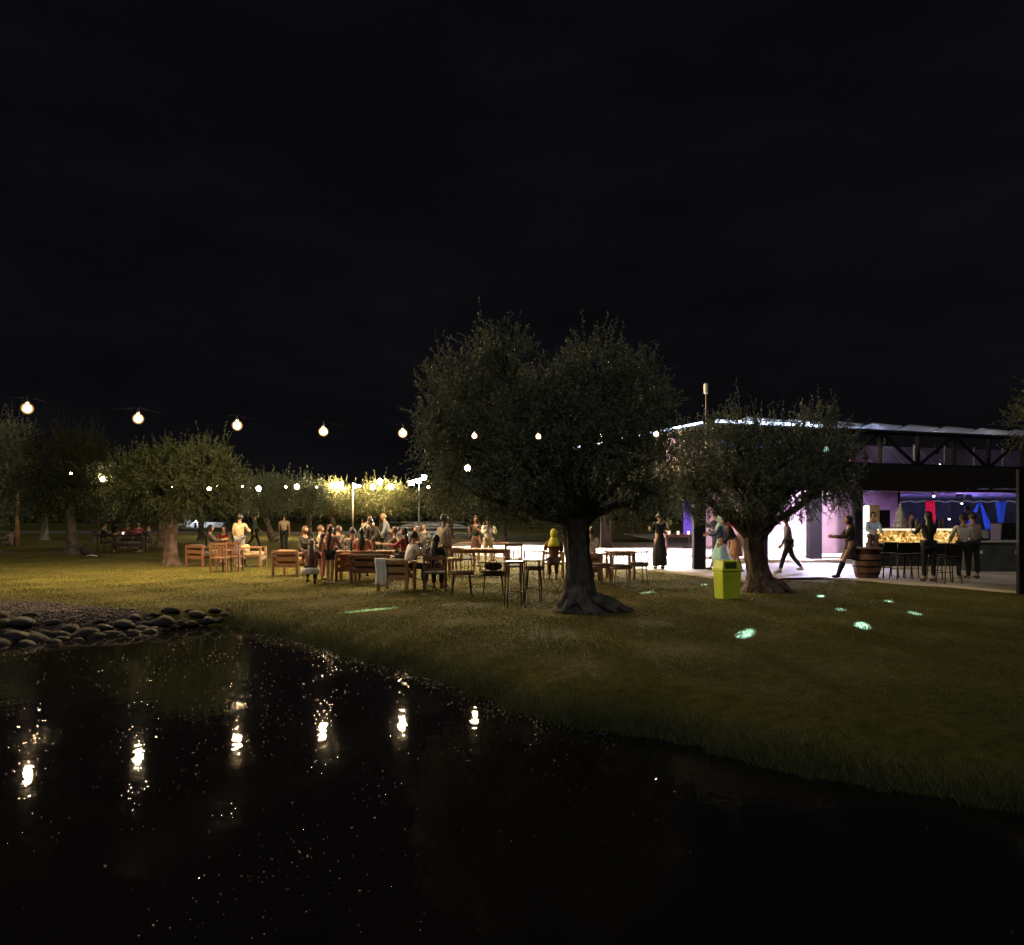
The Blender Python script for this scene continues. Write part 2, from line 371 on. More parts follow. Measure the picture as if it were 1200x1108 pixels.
V = np.stack([Vx, Vy, Vz], -1).reshape(-1, 3); Fc = (of[None]+np.arange(N)[:, None, None]*6).reshape(-1, 3)
PEB = leafmat('pebble', (0.15, 0.12, 0.12), (0.15, 0.12, 0.12), 0.85)
tag(link('gravel_pebbles', npmesh('gravel_pebbles', V, Fc), PEB), 'coarse purplish grey pebbles of the gravel bed by the pond', 'gravel', kind='stuff')
# boulders
ROCKM = [mat('boulder_a', (0.026, 0.026, 0.028), 0.85, 0.45, 7, 0.6, 18), mat('boulder_b', (0.042, 0.037, 0.034), 0.85, 0.4, 7, 0.6, 18), mat('boulder_c', (0.018, 0.018, 0.021), 0.75, 0.4, 7, 0.6, 18)]
def rock_mesh(seed):
    r_ = np.random.default_rng(seed); mb = MB(); mb.ball((0, 0, 0), 1.0, 16, 10)
    V = np.array(mb.v); ph = r_.uniform(0, 6.28, (5, 3)); fr = r_.uniform(0.8, 2.2, (5, 3))
    d = sum(np.sin(V@fr[i]+ph[i, 0])*0.09 for i in range(5)); V *= (1+d)[:, None]
    V[:, 2] = np.where(V[:, 2] < -0.45, -0.45, V[:, 2])
    me = bpy.data.meshes.new('rock'); me.from_pydata(V.tolist(), [], mb.f); me.update()
    me.materials.append(ROCKM[seed % 3]); me.polygons.foreach_set('use_smooth', [True]*len(me.polygons)); return me
RM = [rock_mesh(i) for i in range(9)]
rr = random.Random(4); rk = 0
def put_rock(px, y, w, k=None):
    global rk
    y = 745.5+(y-749)*.42-max(0, px-90)*.070; p = G(px, y, -0.25); s = w/F*p.y/2*.78
    o = bpy.data.objects.new('rock', RM[rk % 9 if k is None else k]); COL.objects.link(o); rk += 1
    zz_ = float(gz(np.array([[p.x, p.y]]))[0])
    sz = s*rr.uniform(.42, .60)
    o.location = (p.x, p.y, max(zz_, WZ-0.03)+sz*0.34); o.scale = (s, s*rr.uniform(.7, .95), sz); o.rotation_euler = (rr.uniform(-.15, .15), rr.uniform(-.15, .15), rr.uniform(-.5, .5))
    kk = (rk-1) % 9 if k is None else k
    tag(o, ('large ' if w > 32 else 'middling ' if w > 22 else 'small ')+['plain dark grey', 'brownish grey', 'bluish black'][kk % 3]+' boulder in the row edging the pond', 'rock', 'rocks edging the pond')
    return o
for px, y, w_ in [(-24,757,42),(4,741,28),(22,752,50),(46,754,36),(9,758,30),(27,739,40),(53,744,26),(64,757,24),(84,738,30),(96,744,46),(112,748,30),(124,739,26),(76,750,26),(133,746,34),(146,738,36),
                (156,746,26),(168,741,30),(178,745,24),(190,738,34),(200,729,30),(204,741,20),(217,736,18),(231,732,28),(240,737,18),(252,731,22),(264,736,14),(34,763,30),(-4,765,36),(38,748,30),(75,744,34),(104,743,26),(61,736,22),(14,748,30),(140,741,24),(163,744,22),(185,743,24),(210,740,22),(224,738,20),(246,737,20),(118,744,26),(88,747,24),(195,736,20),(172,738,20),(2,733,26),(36,729,20),(258,739,16),(116,734,18),(160,733,20),(182,731,16),(222,728,14),(272,739,10),(143,750,16),(92,752,18)]:
    put_rock(px, y, w_)
# upright light stones near the rim
# ------------------------------------------------------------------ grass blades
def blades(n_, seed, dlo, dhi, hlo, hhi, fringe=False):
    r = np.random.default_rng(seed)
    d = dlo*(dhi/dlo)**r.random(n_*2); px = r.uniform(-40, 1240, n_*2)
    if fringe:
        i = r.integers(0, len(SH), n_*2); t = r.random((n_*2, 1)); P = SH[i]*(1-t)+SH[(i+1) % len(SH)]*t
        P = P + r.normal(0, 0.16, P.shape); sd = sdist(P); ppx = 600+900*P[:, 0]/np.maximum(P[:, 1], .1)
        k = (sd > -0.03) & (sd < 0.5) & (P[:, 1] > 4.2) & (ppx > 262) & (ppx < 1300)
        P = P[k][:n_]; sd = sd[k][:n_]
    else:
        P = np.column_stack([(px-CX)/F*d, d]); sd = sdist(P)
        yp = HY+F*EYE/d; grav = (px < 255) & (yp > np.interp(px, [p[0] for p in poly_top], [p[1] for p in poly_top])-1+r.normal(0, 1.5, len(px)))
        root1 = np.hypot(P[:, 0]-1.2, P[:, 1]-13.4) < 0.8; root2 = np.hypot(P[:, 0]-5.4, P[:, 1]-16.9) < 0.7
        k = (sd > 0.04) & ~grav & ~root1 & ~root2; P = P[k][:n_]; sd = sd[k][:n_]
    N = len(P); z = gz(P, sd)-0.004
    h = r.uniform(hlo, hhi, N)*(1+0.5*np.sin(P[:, 0]*2.2)*np.sin(P[:, 1]*2.6+1)); a = r.uniform(0, 6.28, N); wd = r.uniform(.0025, .005, N)*np.clip(P[:, 1]/7, 1, 2.5)
    lean = r.normal(0, 0.45, (N, 2))*h[:, None]
    V = np.zeros((N, 3, 3)); V[:, 0, :2] = P+np.column_stack([np.cos(a), np.sin(a)])*wd[:, None]; V[:, 1, :2] = P-np.column_stack([np.cos(a), np.sin(a)])*wd[:, None]
    V[:, 2, :2] = P+lean; V[:, 0, 2] = z; V[:, 1, 2] = z; V[:, 2, 2] = z+h
    return V.reshape(-1, 3), np.arange(N*3).reshape(N, 3)
GR = leafmat('grass_blade', (0.132, 0.130, 0.036), (0.132, 0.130, 0.036), 0.8)
GRF = leafmat('grass_fringe', (0.12, 0.13, 0.06), (0.12, 0.13, 0.06), 0.8)
V, Fc = blades(260000, 21, 5.2, 26, 0.012, 0.032)
tag(link('lawn_grass', npmesh('lawn_grass', V, Fc), GR), 'short mown grass of the lamp-lit lawn around the pond', 'grass', kind='stuff')
V, Fc = blades(34000, 22, 5, 14, 0.05, 0.15, True)
tag(link('bank_grass', npmesh('bank_grass', V, Fc), GRF), 'longer dark grass hanging over the pond bank', 'grass', kind='stuff')

r = np.random.default_rng(44); N = 2600; c_ = r.integers(0, 3, N); ctr = np.array([(1.2, 13.4), (5.4, 16.9), (-11.8, 25.5)])[c_]
P = ctr+r.normal(0, 1.5, (N, 2)); P[:700] = np.column_stack([r.uniform(-8, 8, 700), r.uniform(8, 20, 700)]); sd = sdist(P); P = P[sd > .3]; N = len(P); z = gz(P)+.022
a = r.uniform(0, 6.28, N); L_ = r.uniform(.02, .04, N); ca, sa = np.cos(a)*L_, np.sin(a)*L_
V = np.stack([np.column_stack([P[:, 0]-ca, P[:, 1]-sa, z+r.uniform(0, .02, N)]), np.column_stack([P[:, 0]+sa*.3, P[:, 1]-ca*.3, z]), np.column_stack([P[:, 0]+ca, P[:, 1]+sa, z+r.uniform(0, .02, N)]), np.column_stack([P[:, 0]-sa*.3, P[:, 1]+ca*.3, z+.004])], 1).reshape(-1, 3)
tag(link('fallen_leaves', npmesh('fallen_leaves', V, np.arange(4*N).reshape(N, 4)), leafmat('dry_leaf', (.16, .11, .05), (.2, .16, .1), .8)), 'dry narrow leaves scattered on the grass under the olives', 'fallen leaves', kind='stuff')

# path far behind
pm = mat('path', (0.19, 0.17, 0.14), 0.9, 0.15, 3)
def sheet(name, pts, z, m, th=0.0):
    mb = MB(); n_ = len(pts)
    if th: mb.add([(x, y, z) for x, y in pts]+[(x, y, z-th) for x, y in pts], [tuple(range(n_)), tuple(range(2*n_-1, n_-1, -1))]+[(i, n_+i, n_+(i+1) % n_, (i+1) % n_) for i in range(n_)])
    else: mb.add([(x, y, z) for x, y in pts], [tuple(range(n_))])
    o = mb.build(name, m); tag(o, kind='structure'); return o
sheet('path', [(-60, 66), (-38, 64), (-18, 62), (-6, 66), (-5, 74), (-20, 70), (-38, 73), (-60, 76)], 0.01, pm)

# ------------------------------------------------------------------ lamps on strings
WARM = (1.0, 0.70, 0.36)
BULB = emat('bulb_glow', WARM, 3300); BULBF = emat('far_bulb_glow', (1.0, 0.72, 0.36), 620); BULBD = emat('dim_bulb_glow', (1.0, 0.74, 0.45), 90)
BULBW = emat('flood_glow', (0.92, 0.95, 1.0), 420)
def ico(name, r, sub=2):
    import bmesh
    bm = bmesh.new(); bmesh.ops.create_icosphere(bm, subdivisions=sub, radius=r); me = bpy.data.meshes.new(name); bm.to_mesh(me); bm.free()
    me.polygons.foreach_set('use_smooth', [True]*len(me.polygons)); return me
bulbs = {}
HALO = bpy.data.materials.new('bulb_glass'); HALO.use_nodes = True; n = HALO.node_tree; n.nodes.clear()  # emissive shell imitating the warm glow round each string bulb
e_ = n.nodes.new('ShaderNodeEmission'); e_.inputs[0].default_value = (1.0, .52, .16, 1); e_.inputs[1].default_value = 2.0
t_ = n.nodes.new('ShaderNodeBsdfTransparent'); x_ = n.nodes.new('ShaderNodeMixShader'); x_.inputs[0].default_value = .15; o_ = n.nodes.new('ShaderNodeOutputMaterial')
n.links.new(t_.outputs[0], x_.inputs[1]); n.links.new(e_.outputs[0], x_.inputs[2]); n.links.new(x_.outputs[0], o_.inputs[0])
def lamp(p, r, m, label, group, drop=0.12):
    t = thing('string_lamp', label, 'lamp', p, 0, group)
    key = (round(r, 3), m.name)
    if key not in bulbs:
        me = ico('bulb', r*(.74 if m is BULB else 1), 2); me.materials.append(m); bulbs[key] = me
    b_ = bpy.data.objects.new('bulb', bulbs[key]); COL.objects.link(b_); b_.parent = t
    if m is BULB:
        if 'env' not in bulbs: bulbs['env'] = ico('glass_globe', 1.0, 3); bulbs['env'].materials.append(HALO)
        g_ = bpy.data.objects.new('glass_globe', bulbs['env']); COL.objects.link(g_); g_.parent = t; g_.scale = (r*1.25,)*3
    mb = MB(); mb.lathe([(r*.34, r*1.2), (r*.36, r*1.45), (r*.26, r*1.85), (r*.06, r*1.8+drop)], n=10); mb.build('socket', BLACKM, t, True)
    return t
ordw = ['first', 'second', 'third', 'fourth', 'fifth', 'sixth', 'seventh', 'eighth', 'ninth']
near_l = [(32, 479, 19.7, .115), (162, 491, 21.0, .115), (278, 499, 21.8, .115), (379, 506, 22.9, .115), (472, 508, 24.0, .115), (556, 511, 24.6, .085), (631, 512, 25.5, .085), (703, 511, 26.3, .085), (769, 509, 27.0, .085)]
near_lab = ['warm bulb at the far left end of the long overhead string', 'warm bulb on the overhead string above the left olive tree', 'warm bulb on the overhead string just right of the left olive tree top',
            'warm string bulb in the open sky, second left of the big olive tree', 'warm bulb on the overhead string closest to the left edge of the big olive tree',
            'small-looking bulb seen inside the left side of the big olive crown, upper of two', 'bulb seen in the middle of the big olive crown', 'bulb hidden among the leaves in the right half of the big olive crown', 'bulb between the big olive crown and the pavilion roof']
LP = []
for (px, py, d, r_), lb in zip(near_l, near_lab):
    p = W(px, py, d); lamp(p, r_, BULB, lb, 'bulbs on the overhead string'); LP.append(p)
# cable of the row
pts = [Vector((-17, 17.2, 5.0))]
for i, p in enumerate(LP):
    top = p + Vector((0, 0, .30)); pts.append(top)
pts.append(Vector((6.9, 27.2, 4.4)))
cab = []
for i in range(len(pts)-1):
    for k in range(8):
        t = k/8; q = pts[i].lerp(pts[i+1], t); q.z -= 0.14*4*t*(1-t)*(1 if i not in (0,) else 2); cab.append(q)
cab.append(pts[-1])
mb = MB(); mb.tube(cab, 0.0018, 5)
tag(mb.build('lamp_cable', mat('cable', (0.003, 0.003, 0.003), 0.95, .1, spec=0.0)), 'thin black cable carrying the row of bulbs over the lawn', 'cable')
far_l = [(83, 555, 46, .07, 1, 'small far bulb in the dark gap left of the left olive tree'), (120, 562, 48, .12, 2, 'far bulb shining low through the left edge of the left olive crown'),
         (201, 571, 60, .07, 1, 'small far bulb glinting low in the middle of the left olive crown'), (245, 573, 56, .11, 2, 'far bulb low in the right part of the left olive crown'),
         (254, 570, 66, .05, 1, 'tiny far bulb just right of a brighter one in the left olive crown'), (284, 570, 66, .05, 1, 'tiny far bulb left of the bright one over the man in the dark green jacket'),
         (303, 573, 52, .14, 2, 'bright far bulb above the man in the dark green jacket'), (335, 571, 66, .06, 1, 'tiny far bulb above the man in the tan top'), (348, 571, 52, .15, 2, 'bright far bulb right of the man in the tan top'),
         (371, 571, 66, .05, 1, 'tiny far bulb over the back olive with the forked pale trunk'), (391, 570, 51, .13, 2, 'left of the paired bright far bulbs beside the pale pole'), (399, 569, 50, .14, 2, 'right of the paired bright far bulbs beside the pale pole'),
         (416, 570, 42, .08, 2, 'far bulb hanging at the top of the pale pole'), (421, 570, 60, .08, 1, 'small far bulb just right of the pale pole'), (437, 571, 53, .14, 2, 'bright far bulb in front of the glowing yellow olive, left of three'),
         (445, 565, 50, .15, 2, 'bright far bulb highest above the glowing yellow olive'), (458, 571, 53, .15, 2, 'bright far bulb at the right of the glowing yellow olive'), (502, 571, 57, .08, 1, 'dim far bulb just right of the floodlight mast'),
         (548, 549, 30, .085, 2, 'bulb seen inside the left side of the big olive crown, lower of two')]
for px, py, d, r_, k, lb in far_l:
    lamp(W(px, py, d), r_*1.22, BULBD if k == 1 else BULBF, lb, 'far bulbs strung between the back olives')
mb = MB()
for seg in ([(-40, 555, 44), (83, 553, 46), (120, 560, 48), (245, 571, 56), (303, 571, 52), (348, 569, 52), (391, 568, 51), (399, 567, 50), (414, 565, 42.6)], [(414, 565, 42.6), (437, 569, 53), (445, 563, 50), (458, 569, 53), (491, 564, 75)],
            [(201, 569, 60), (254, 568, 66), (284, 568, 66), (335, 569, 66), (371, 569, 66), (421, 568, 60), (502, 569, 57)]):
    q = [W(*s_) + Vector((0, 0, .16)) for s_ in seg]; c2 = []
    for i in range(len(q)-1):
        for k in range(6): t = k/6; z = q[i].lerp(q[i+1], t); z.z -= .1*4*t*(1-t); c2.append(z)
    c2.append(q[-1]); mb.tube(c2, 0.004, 4)
tag(mb.build('far_lamp_cable', MATS['cable']), 'thin cables carrying the far bulbs between the back olives', 'cable')
# pale pole and flood mast
t = thing('lamp_pole', 'pale metal pole standing behind the people, right of the glowing olive trunk', 'pole', G(413.5, 638), 0)
MB().tube([(0, 0, 0), (0, 0, 3.42)], [.055, .045], 10).build('shaft', mat('pole_paint', (.55, .5, .42), .5, .1), t, True)
MB().lathe([(.17, 0), (.17, .02), (.09, .03), (.09, .06)], n=12).build('base_plate', GREYM, t)
t = thing('floodlight_mast', 'grey mast topped by three white floodlights behind the lawn', 'lamp mast', G(491, 623), 0)
MB().tube([(0, 0, 0), (0, 0, 4.9)], [.09, .06], 10).build('shaft', MATS['pole_paint'], t, True)
MB().box((0, 0, 4.82), (1.5, .08, .08)).build('crossbar', GREYM, t)
for (ax, az) in ((-.72, 4.5), (0.0, 4.72), (.5, 5.02)):
    h = MB().box((ax, 0, az), (.50, .2, .42), bev=.03).build('floodlight', BLACKM, t)
    MB().box((ax, -.106, az), (.46, .012, .38)).build('lens', BULBW, h)
t = thing('wooden_post', 'bare wooden post standing at the left edge of the lawn', 'post', G(20, 640), 0)
MB().tube([(0, 0, 0), (.02, 0, 1.2), (.05, .02, 2.85)], [.11, .10, .075], 9).build('post', mat('post_wood', (.42, .24, .12), .8, .3, 4, .4, 15), t, True)

# ------------------------------------------------------------------ trees
CLEAR = [(px, py, 5.5 if d < 40 else 3.0, d) for (px, py, d, r_) in near_l if px != 703] + [(548, 549, 5.5, 30)] + [(p[0], p[1], 3.2 if p[4] == 2 else 2.2, p[2]) for p in far_l if p[0] < 540]
def clear_mask(P):
    px = CX + F*P[:, 0]/P[:, 1]; py = HY - F*(P[:, 2]-EYE)/P[:, 1]; k = np.ones(len(P), bool)
    for x, y, r_, d in CLEAR: k &= ~((np.hypot(px-x, py-y) < r_) & (P[:, 1] < d+1))
    return k
def foliage(name, base, lobes, ntw, per, L, Wd, parent, m, seed, tl=(.25, .5), shoots=0, clear=True, holes=0.0):
    r = np.random.default_rng(seed); wt = np.array([l[3]*l[4]*l[5] for l in lobes])**0.8; wt /= wt.sum()
    li = r.choice(len(lobes), ntw, p=wt); A = np.array([l[:6] for l in lobes], float)[li]
    u = r.normal(0, 1, (ntw, 3)); u /= np.linalg.norm(u, axis=1)[:, None]; rad = r.random(ntw)**(1/2.1)
    O = A[:, :3] + u*A[:, 3:6]*rad[:, None]
    if holes:
        q = (np.sin(O[:, 0]*5.1+seed)*np.sin(O[:, 1]*4.3+1)*np.sin(O[:, 2]*5.7+2) + 0.5*np.sin(O[:, 0]*11+3)*np.sin(O[:, 2]*10+seed)*np.sin(O[:, 1]*9))
        k = q > -holes+r.normal(0, .1, ntw); O = O[k]; u = u[k]; A = A[k]; rad = rad[k]
    n_ = len(O)
    D = u*0.8 + r.normal(0, .45, (n_, 3)); D[:, 2] += np.where(u[:, 2] > -0.15, 0.75, -0.55)
    D /= np.linalg.norm(D, axis=1)[:, None]; TL = r.uniform(*tl, n_)
    if shoots:
        top = np.argsort(-(u[:, 2]*rad + r.normal(0, .2, n_)))[:shoots]; TL[top] *= r.uniform(1.4, 2.3, shoots); D[top, 2] += .8; D[top] /= np.linalg.norm(D[top], axis=1)[:, None]
    B = np.array(base)[None]
    # leaves
    t = (np.arange(per)+1.0)/per; t = t[None, :, None] + r.normal(0, .02, (n_, per, 1))
    P = O[:, None]+D[:, None]*TL[:, None, None]*t; P[..., 2] -= (t[..., 0]**2)*0.10*TL[:, None]
    P = P.reshape(-1, 3); DD = np.repeat(D, per, 0)
    dl = DD*0.75 + r.normal(0, .55, P.shape); dl /= np.linalg.norm(dl, axis=1)[:, None]
    if clear:
        k = clear_mask(P+B); P = P[k]; dl = dl[k]
    sd_ = np.cross(dl, r.normal(0, 1, P.shape)); sd_ /= np.linalg.norm(sd_, axis=1)[:, None]+1e-9
    l = L*r.uniform(.7, 1.25, (len(P), 1)); wv = Wd*r.uniform(.8, 1.2, (len(P), 1))/2
    V = np.stack([P, P+dl*l*.45+sd_*wv, P+dl*l, P+dl*l*.45-sd_*wv], 1).reshape(-1, 3)
    Fl = np.arange(len(V)).reshape(-1, 4)
    # twigs: thin three-sided rods
    E = O+D*TL[:, None]; E[:, 2] -= .1*TL; s1 = np.cross(D, [0.3, 0.5, 0.8]); s1 /= np.linalg.norm(s1, axis=1)[:, None]; s2 = np.cross(D, s1)
    rt = .005
    if clear: k = clear_mask((O+E)/2+B); O, E, s1, s2 = O[k], E[k], s1[k], s2[k]
    T = np.stack([O+s1*rt, O-s1*rt*.5+s2*rt*.87, O-s1*rt*.5-s2*rt*.87, E+s1*rt*.4, E-s1*rt*.2+s2*rt*.35, E-s1*rt*.2-s2*rt*.35], 1).reshape(-1, 3)
    tf = np.array([(0, 1, 4, 3), (1, 2, 5, 4), (2, 0, 3, 5)]); Ft = (tf[None]+np.arange(len(O))[:, None, None]*6).reshape(-1, 4)+len(V)
    me = npmesh(name, np.vstack([V, T]), np.vstack([Fl, Ft]), np.r_[np.zeros(len(Fl)), np.ones(len(Ft))])
    return link(name, me, [m, TWIG_DIM if m is LEAF_DIM else BARKD], parent)
def bez(a, b, c, n_=8):
    a, b, c = Vector(a), Vector(b), Vector(c); return [(a*(1-t)**2 + b*2*t*(1-t) + c*t*t) for t in [i/(n_-1) for i in range(n_)]]
def trunk(mb, H, r0, r1, flare=1.6, lean=(0, 0), seed=0, rootR=None, wob=.05, n=36, rings=26, asym=0):
    rs = random.Random(seed); ph = [rs.uniform(0, 6.28) for _ in range(8)]
    pts = []; rad = []
    for i in range(rings):
        t = (i/(rings-1)); z = H*(t**1.5)-.06
        pts.append(Vector((lean[0]*t + wob*math.sin(t*5+ph[0])*t, lean[1]*t + wob*math.sin(t*4+ph[1])*t, z)))
        base = r0 + (r1-r0)*min(1, t*1.05)
        rad.append(base)
    def fn(th, i, p):
        z = max(p.z, 0)
        k = 1 + .11*math.sin(3*th+2.2*z+ph[2]) + .07*math.sin(5*th-3.1*z+ph[3]) + .06*math.sin(9*th+4*z+ph[4]+math.sin(z*5)) + .035*math.sin(17*th+5*z+ph[5]+math.sin(z*9))+.02*math.sin(z*31+th*6)
        fl = math.exp(-z/(0.11))*.55; lob = .62+.38*abs(math.sin(2.5*th+ph[6]+z))+.18*math.sin(7*th+ph[7])
        k += flare*fl*lob*(1+asym*math.cos(th)) + .35*math.exp(-z/.35)
        return k
    mb.tube(pts, rad, n, fn=fn)
    return pts[-1], r1
def limb(mb, a, b, c, r0, r1, n=8, seed=0, segs=9):
    p = bez(a, b, c, segs); rs = random.Random(seed)
    for i in range(1, len(p)-1): p[i] += Vector((rs.uniform(-1, 1), rs.uniform(-1, 1), rs.uniform(-.6, .6)))*r0*.55
    rad = [r0+(r1-r0)*(i/(len(p)-1))**.8 for i in range(len(p))]
    ph = rs.uniform(0, 6)
    mb.tube(p, rad, n, fn=lambda th, i, q: 1+.12*math.sin(2*th+ph+i)+.08*math.sin(5*th+i*1.3)); return p
def olive(label, base, H, r0, r1, lobes, ntw, per, L, Wd, seed, bark=BARK, leaf=LEAF, flare=1.6, lean=(0, 0), shoots=0, forks=None, rz=0, clear=True, holes=.35, asym=0, tl=(.25, .5), group=None, subs=3):
    t = thing('olive_tree', label, 'tree', base, 0, group)
    mb = MB(); top, rt = trunk(mb, H, r0, r1, flare, lean, seed, asym=asym, n=64 if ntw > 4000 else 28, rings=34 if ntw > 4000 else 22)
    rs = random.Random(seed+5)
    if ntw > 4000:
        for k in range(19):
            a = k*2*math.pi/19+rs.uniform(-.14, .14); ln = (.58+.22*math.cos(a-.15)+rs.uniform(-.08, .12))*(1 if seed == 31 else .92)
            c, s_ = math.cos(a), math.sin(a); q = rs.uniform(-.12, .12)
            pp = [Vector((c*r0*.55, s_*r0*.55, .46+rs.uniform(-.08, .12))), Vector((c*r0*1.0, s_*r0*1.0, .25+rs.uniform(-.03, .05))), Vector((c*ln*.66-s_*q*.5, s_*ln*.66+c*q*.5, .13+rs.uniform(-.02, .03))), Vector((c*ln*.88-s_*q, s_*ln*.88+c*q, .045)), Vector((c*ln*1.12-s_*q, s_*ln*1.12+c*q, -.03))]
            pp = [p_ for i_ in range(len(pp)-1) for p_ in (pp[i_], pp[i_].lerp(pp[i_+1], .5)+Vector((rs.uniform(-1, 1), rs.uniform(-1, 1), rs.uniform(-.4, .6)))*.014)]+[pp[-1]]
            mb.tube(pp, [.07, .085, .09, .088, .082, .072, .06, .045, .02], 9, fn=lambda th, i, q_: 1+.16*math.sin(3*th+i*1.7+k)+.1*math.sin(5*th+i))
    for i, l in enumerate(lobes):
        c = Vector(l[:3]); start = top + Vector((0, 0, -rt*.6)); mid = start.lerp(c, .5); mid.z += (rs.uniform(-.05, .12) if seed == 31 else rs.uniform(.06, .2))*(c-start).length
        dirx = Vector((c.x-start.x, c.y-start.y, 0)); mid += dirx*(.12 if seed == 31 else .05)
        q = limb(mb, start, mid, c, rt*rs.uniform(.42, .6), rt*.13, 9, seed+i)
        for k in range(subs):
            e = c + Vector((rs.uniform(-1, 1)*l[3], rs.uniform(-1, 1)*l[4], rs.uniform(-.3, .8)*l[5]))*.75
            limb(mb, q[rs.randint(4, 7)], q[-1].lerp(e, .4), e, rt*.16, rt*.04, 6, seed+i*7+k, 6)
    mb.build('trunk', bark, t, True)
    foliage('crown', base, lobes, ntw, per, L, Wd, t, leaf, seed+9, tl, shoots, clear, holes)
    return t
def lobes_px(base, d, L):     # lobes given as photo pixels (cx, cy, rx, ry, depth radius m, depth offset m)
    out = []
    for (cx, cy, rx, ry, rd, off) in L:
        p = W(cx, cy, d+off); k = (d+off)/F; out.append((p.x-base.x, p.y-base.y, p.z-base.z, rx*k, rd, ry*k))
    return out
# main olive
b1 = G(678, 716)
L1 = lobes_px(b1, b1.y, [(588, 436, 50, 40, .8, 0), (548, 470, 55, 52, .9, .2), (540, 530, 50, 48, .9, -.1), (582, 412, 27, 26, .5, .1), (642, 492, 56, 44, 1.0, -.4), (705, 456, 48, 40, .8, .1), (735, 480, 48, 55, .9, .0),
                          (690, 520, 62, 50, 1.0, -.5), (745, 540, 42, 45, .8, .2), (620, 545, 60, 46, 1.0, -.5), (580, 575, 40, 32, .7, .2), (655, 500, 60, 50, .9, .8), (600, 510, 60, 48, .9, .7), (720, 575, 45, 26, .7, .1), (640, 580, 50, 22, .7, .3), (695, 432, 42, 26, .7, .1), (752, 475, 32, 42, .7, .2), (655, 462, 34, 30, .7, .2), (600, 582, 48, 20, .7, .4), (757, 575, 28, 30, .6, .3), (520, 500, 30, 46, .6, .2), (535, 565, 34, 34, .6, .3)])
olive('largest olive tree in the centre with a broad dark crown and thick root base', b1, 1.72, .225, .21, L1, 8200, 17, .068, .0185, 31, BARKD, LEAF, 2.1, (.02, 0), 160, asym=.15, holes=.27, tl=(.22, .42))
# olive by the bin
b2 = G(890, 693)
L2 = lobes_px(b2, b2.y, [(850, 530, 46, 34, .8, 0), (812, 545, 30, 40, .7, .1), (885, 520, 38, 26, .6, .2), (925, 540, 44, 42, .8, -.1), (965, 535, 36, 46, .7, .1), (985, 560, 22, 30, .5, 0), (870, 570, 60, 32, .9, -.4), (930, 575, 50, 28, .8, -.3), (815, 580, 28, 22, .5, .1), (955, 505, 26, 22, .4, .2), (895, 550, 60, 30, .8, .6), (805, 570, 28, 30, .5, .0), (860, 505, 30, 22, .4, .3), (975, 565, 34, 30, .5, .2), (900, 590, 30, 16, .5, .1)])
olive('olive tree behind the lime green bin with low spreading forked limbs', b2, 1.25, .21, .19, L2, 5400, 16, .066, .0185, 57, BARKL, LEAF, 2.2, (-.10, 0), 170, asym=.25, holes=.4, tl=(.2, .4))
# left olive
b3 = G(201, 663)
L3 = lobes_px(b3, b3.y, [(165, 560, 36, 30, 1.2, 0), (205, 545, 34, 22, 1.0, .2), (245, 552, 36, 30, 1.2, -.2), (215, 575, 50, 28, 1.3, -.5), (165, 585, 28, 20, .9, .1), (262, 570, 26, 26, .8, .2), (190, 560, 40, 30, 1.1, .8)])
olive('olive tree with lit trunk in the left part of the lawn', b3, 1.6, .20, .17, L3, 3200, 19, .085, .030, 73, BARKL, LEAF_DIM, 1.1, (.0, 0), 40, holes=.42, tl=(.3, .6))
# dark olive left of it
b4 = G(84, 650)
L4 = lobes_px(b4, b4.y, [(70, 540, 34, 36, 1.4, 0), (105, 545, 30, 32, 1.2, .3), (85, 575, 42, 24, 1.4, -.3), (50, 570, 22, 24, .9, .1)])
olive('dark olive tree with unlit trunk between the left post and the picnic table', b4, 2.1, .20, .17, L4, 1800, 14, .10, .032, 91, BARKD, LEAF_DIM, 1.2, (0, 0), 80, holes=.5, tl=(.35, .7))
b5 = G(-12, 648)
L5 = lobes_px(b5, b5.y, [(-10, 535, 36, 38, 1.4, 0), (22, 555, 24, 34, 1.1, .3), (10, 580, 26, 24, 1.1, -.3), (-30, 565, 30, 30, 1, 0), (20, 515, 18, 22, .8, 0)])
olive('olive tree cut off by the left picture edge under the first bulb', b5, 1.9, .28, .22, L5, 1700, 14, .10, .032, 95, BARKD, LEAF, 1.6, (0, 0), 100, holes=.5, tl=(.35, .7))
# right edge branch tree
b6 = G(1270, 712)
L6 = lobes_px(b6, b6.y, [(1225, 495, 30, 26, .6, 0), (1280, 500, 50, 40, .9, .2), (1250, 470, 40, 30, .7, 0)])
olive('olive tree beyond the right picture edge with one leafy branch tip showing', b6, 2.0, .2, .15, L6, 1500, 14, .066, .0185, 97, BARKD, LEAFY, 1.6, (0, 0), 60, holes=.3, clear=False)
# back row: distinct trees built from three kinds
def small_olive(label, px, yb, seed, cr, leaf=LEAF, bark=BARK, h=1.5, spread=1.7, top=4.0, lean=(0, 0), n=1500, gr='olive trees in the back rows'):
    b_ = G(px, yb); rs = random.Random(seed); L = []
    for i in range(6):
        a = i*1.05+rs.uniform(0, .6); q = spread*.5*rs.uniform(.7, 1.1)
        L.append((lean[0]+math.cos(a)*q, math.sin(a)*q, h+(top-h)*rs.uniform(.42, .62), spread*.55, spread*.55, (top-h)*.36))
    L.append((lean[0], 0, h+(top-h)*.68, spread*.6, spread*.6, (top-h)*.34))
    return olive(label, b_, h, .20, .15, L, n, 13, .11*cr, .04*cr, seed, bark, leaf, 1.3, lean, 60, holes=.35, tl=(.3, .6), group=gr, subs=2)
small_olive('back olive glowing yellow under the lamps, with a forked trunk, left of the pale pole', 391, 632, 201, 1, LEAFY, spread=1.75, top=3.55)
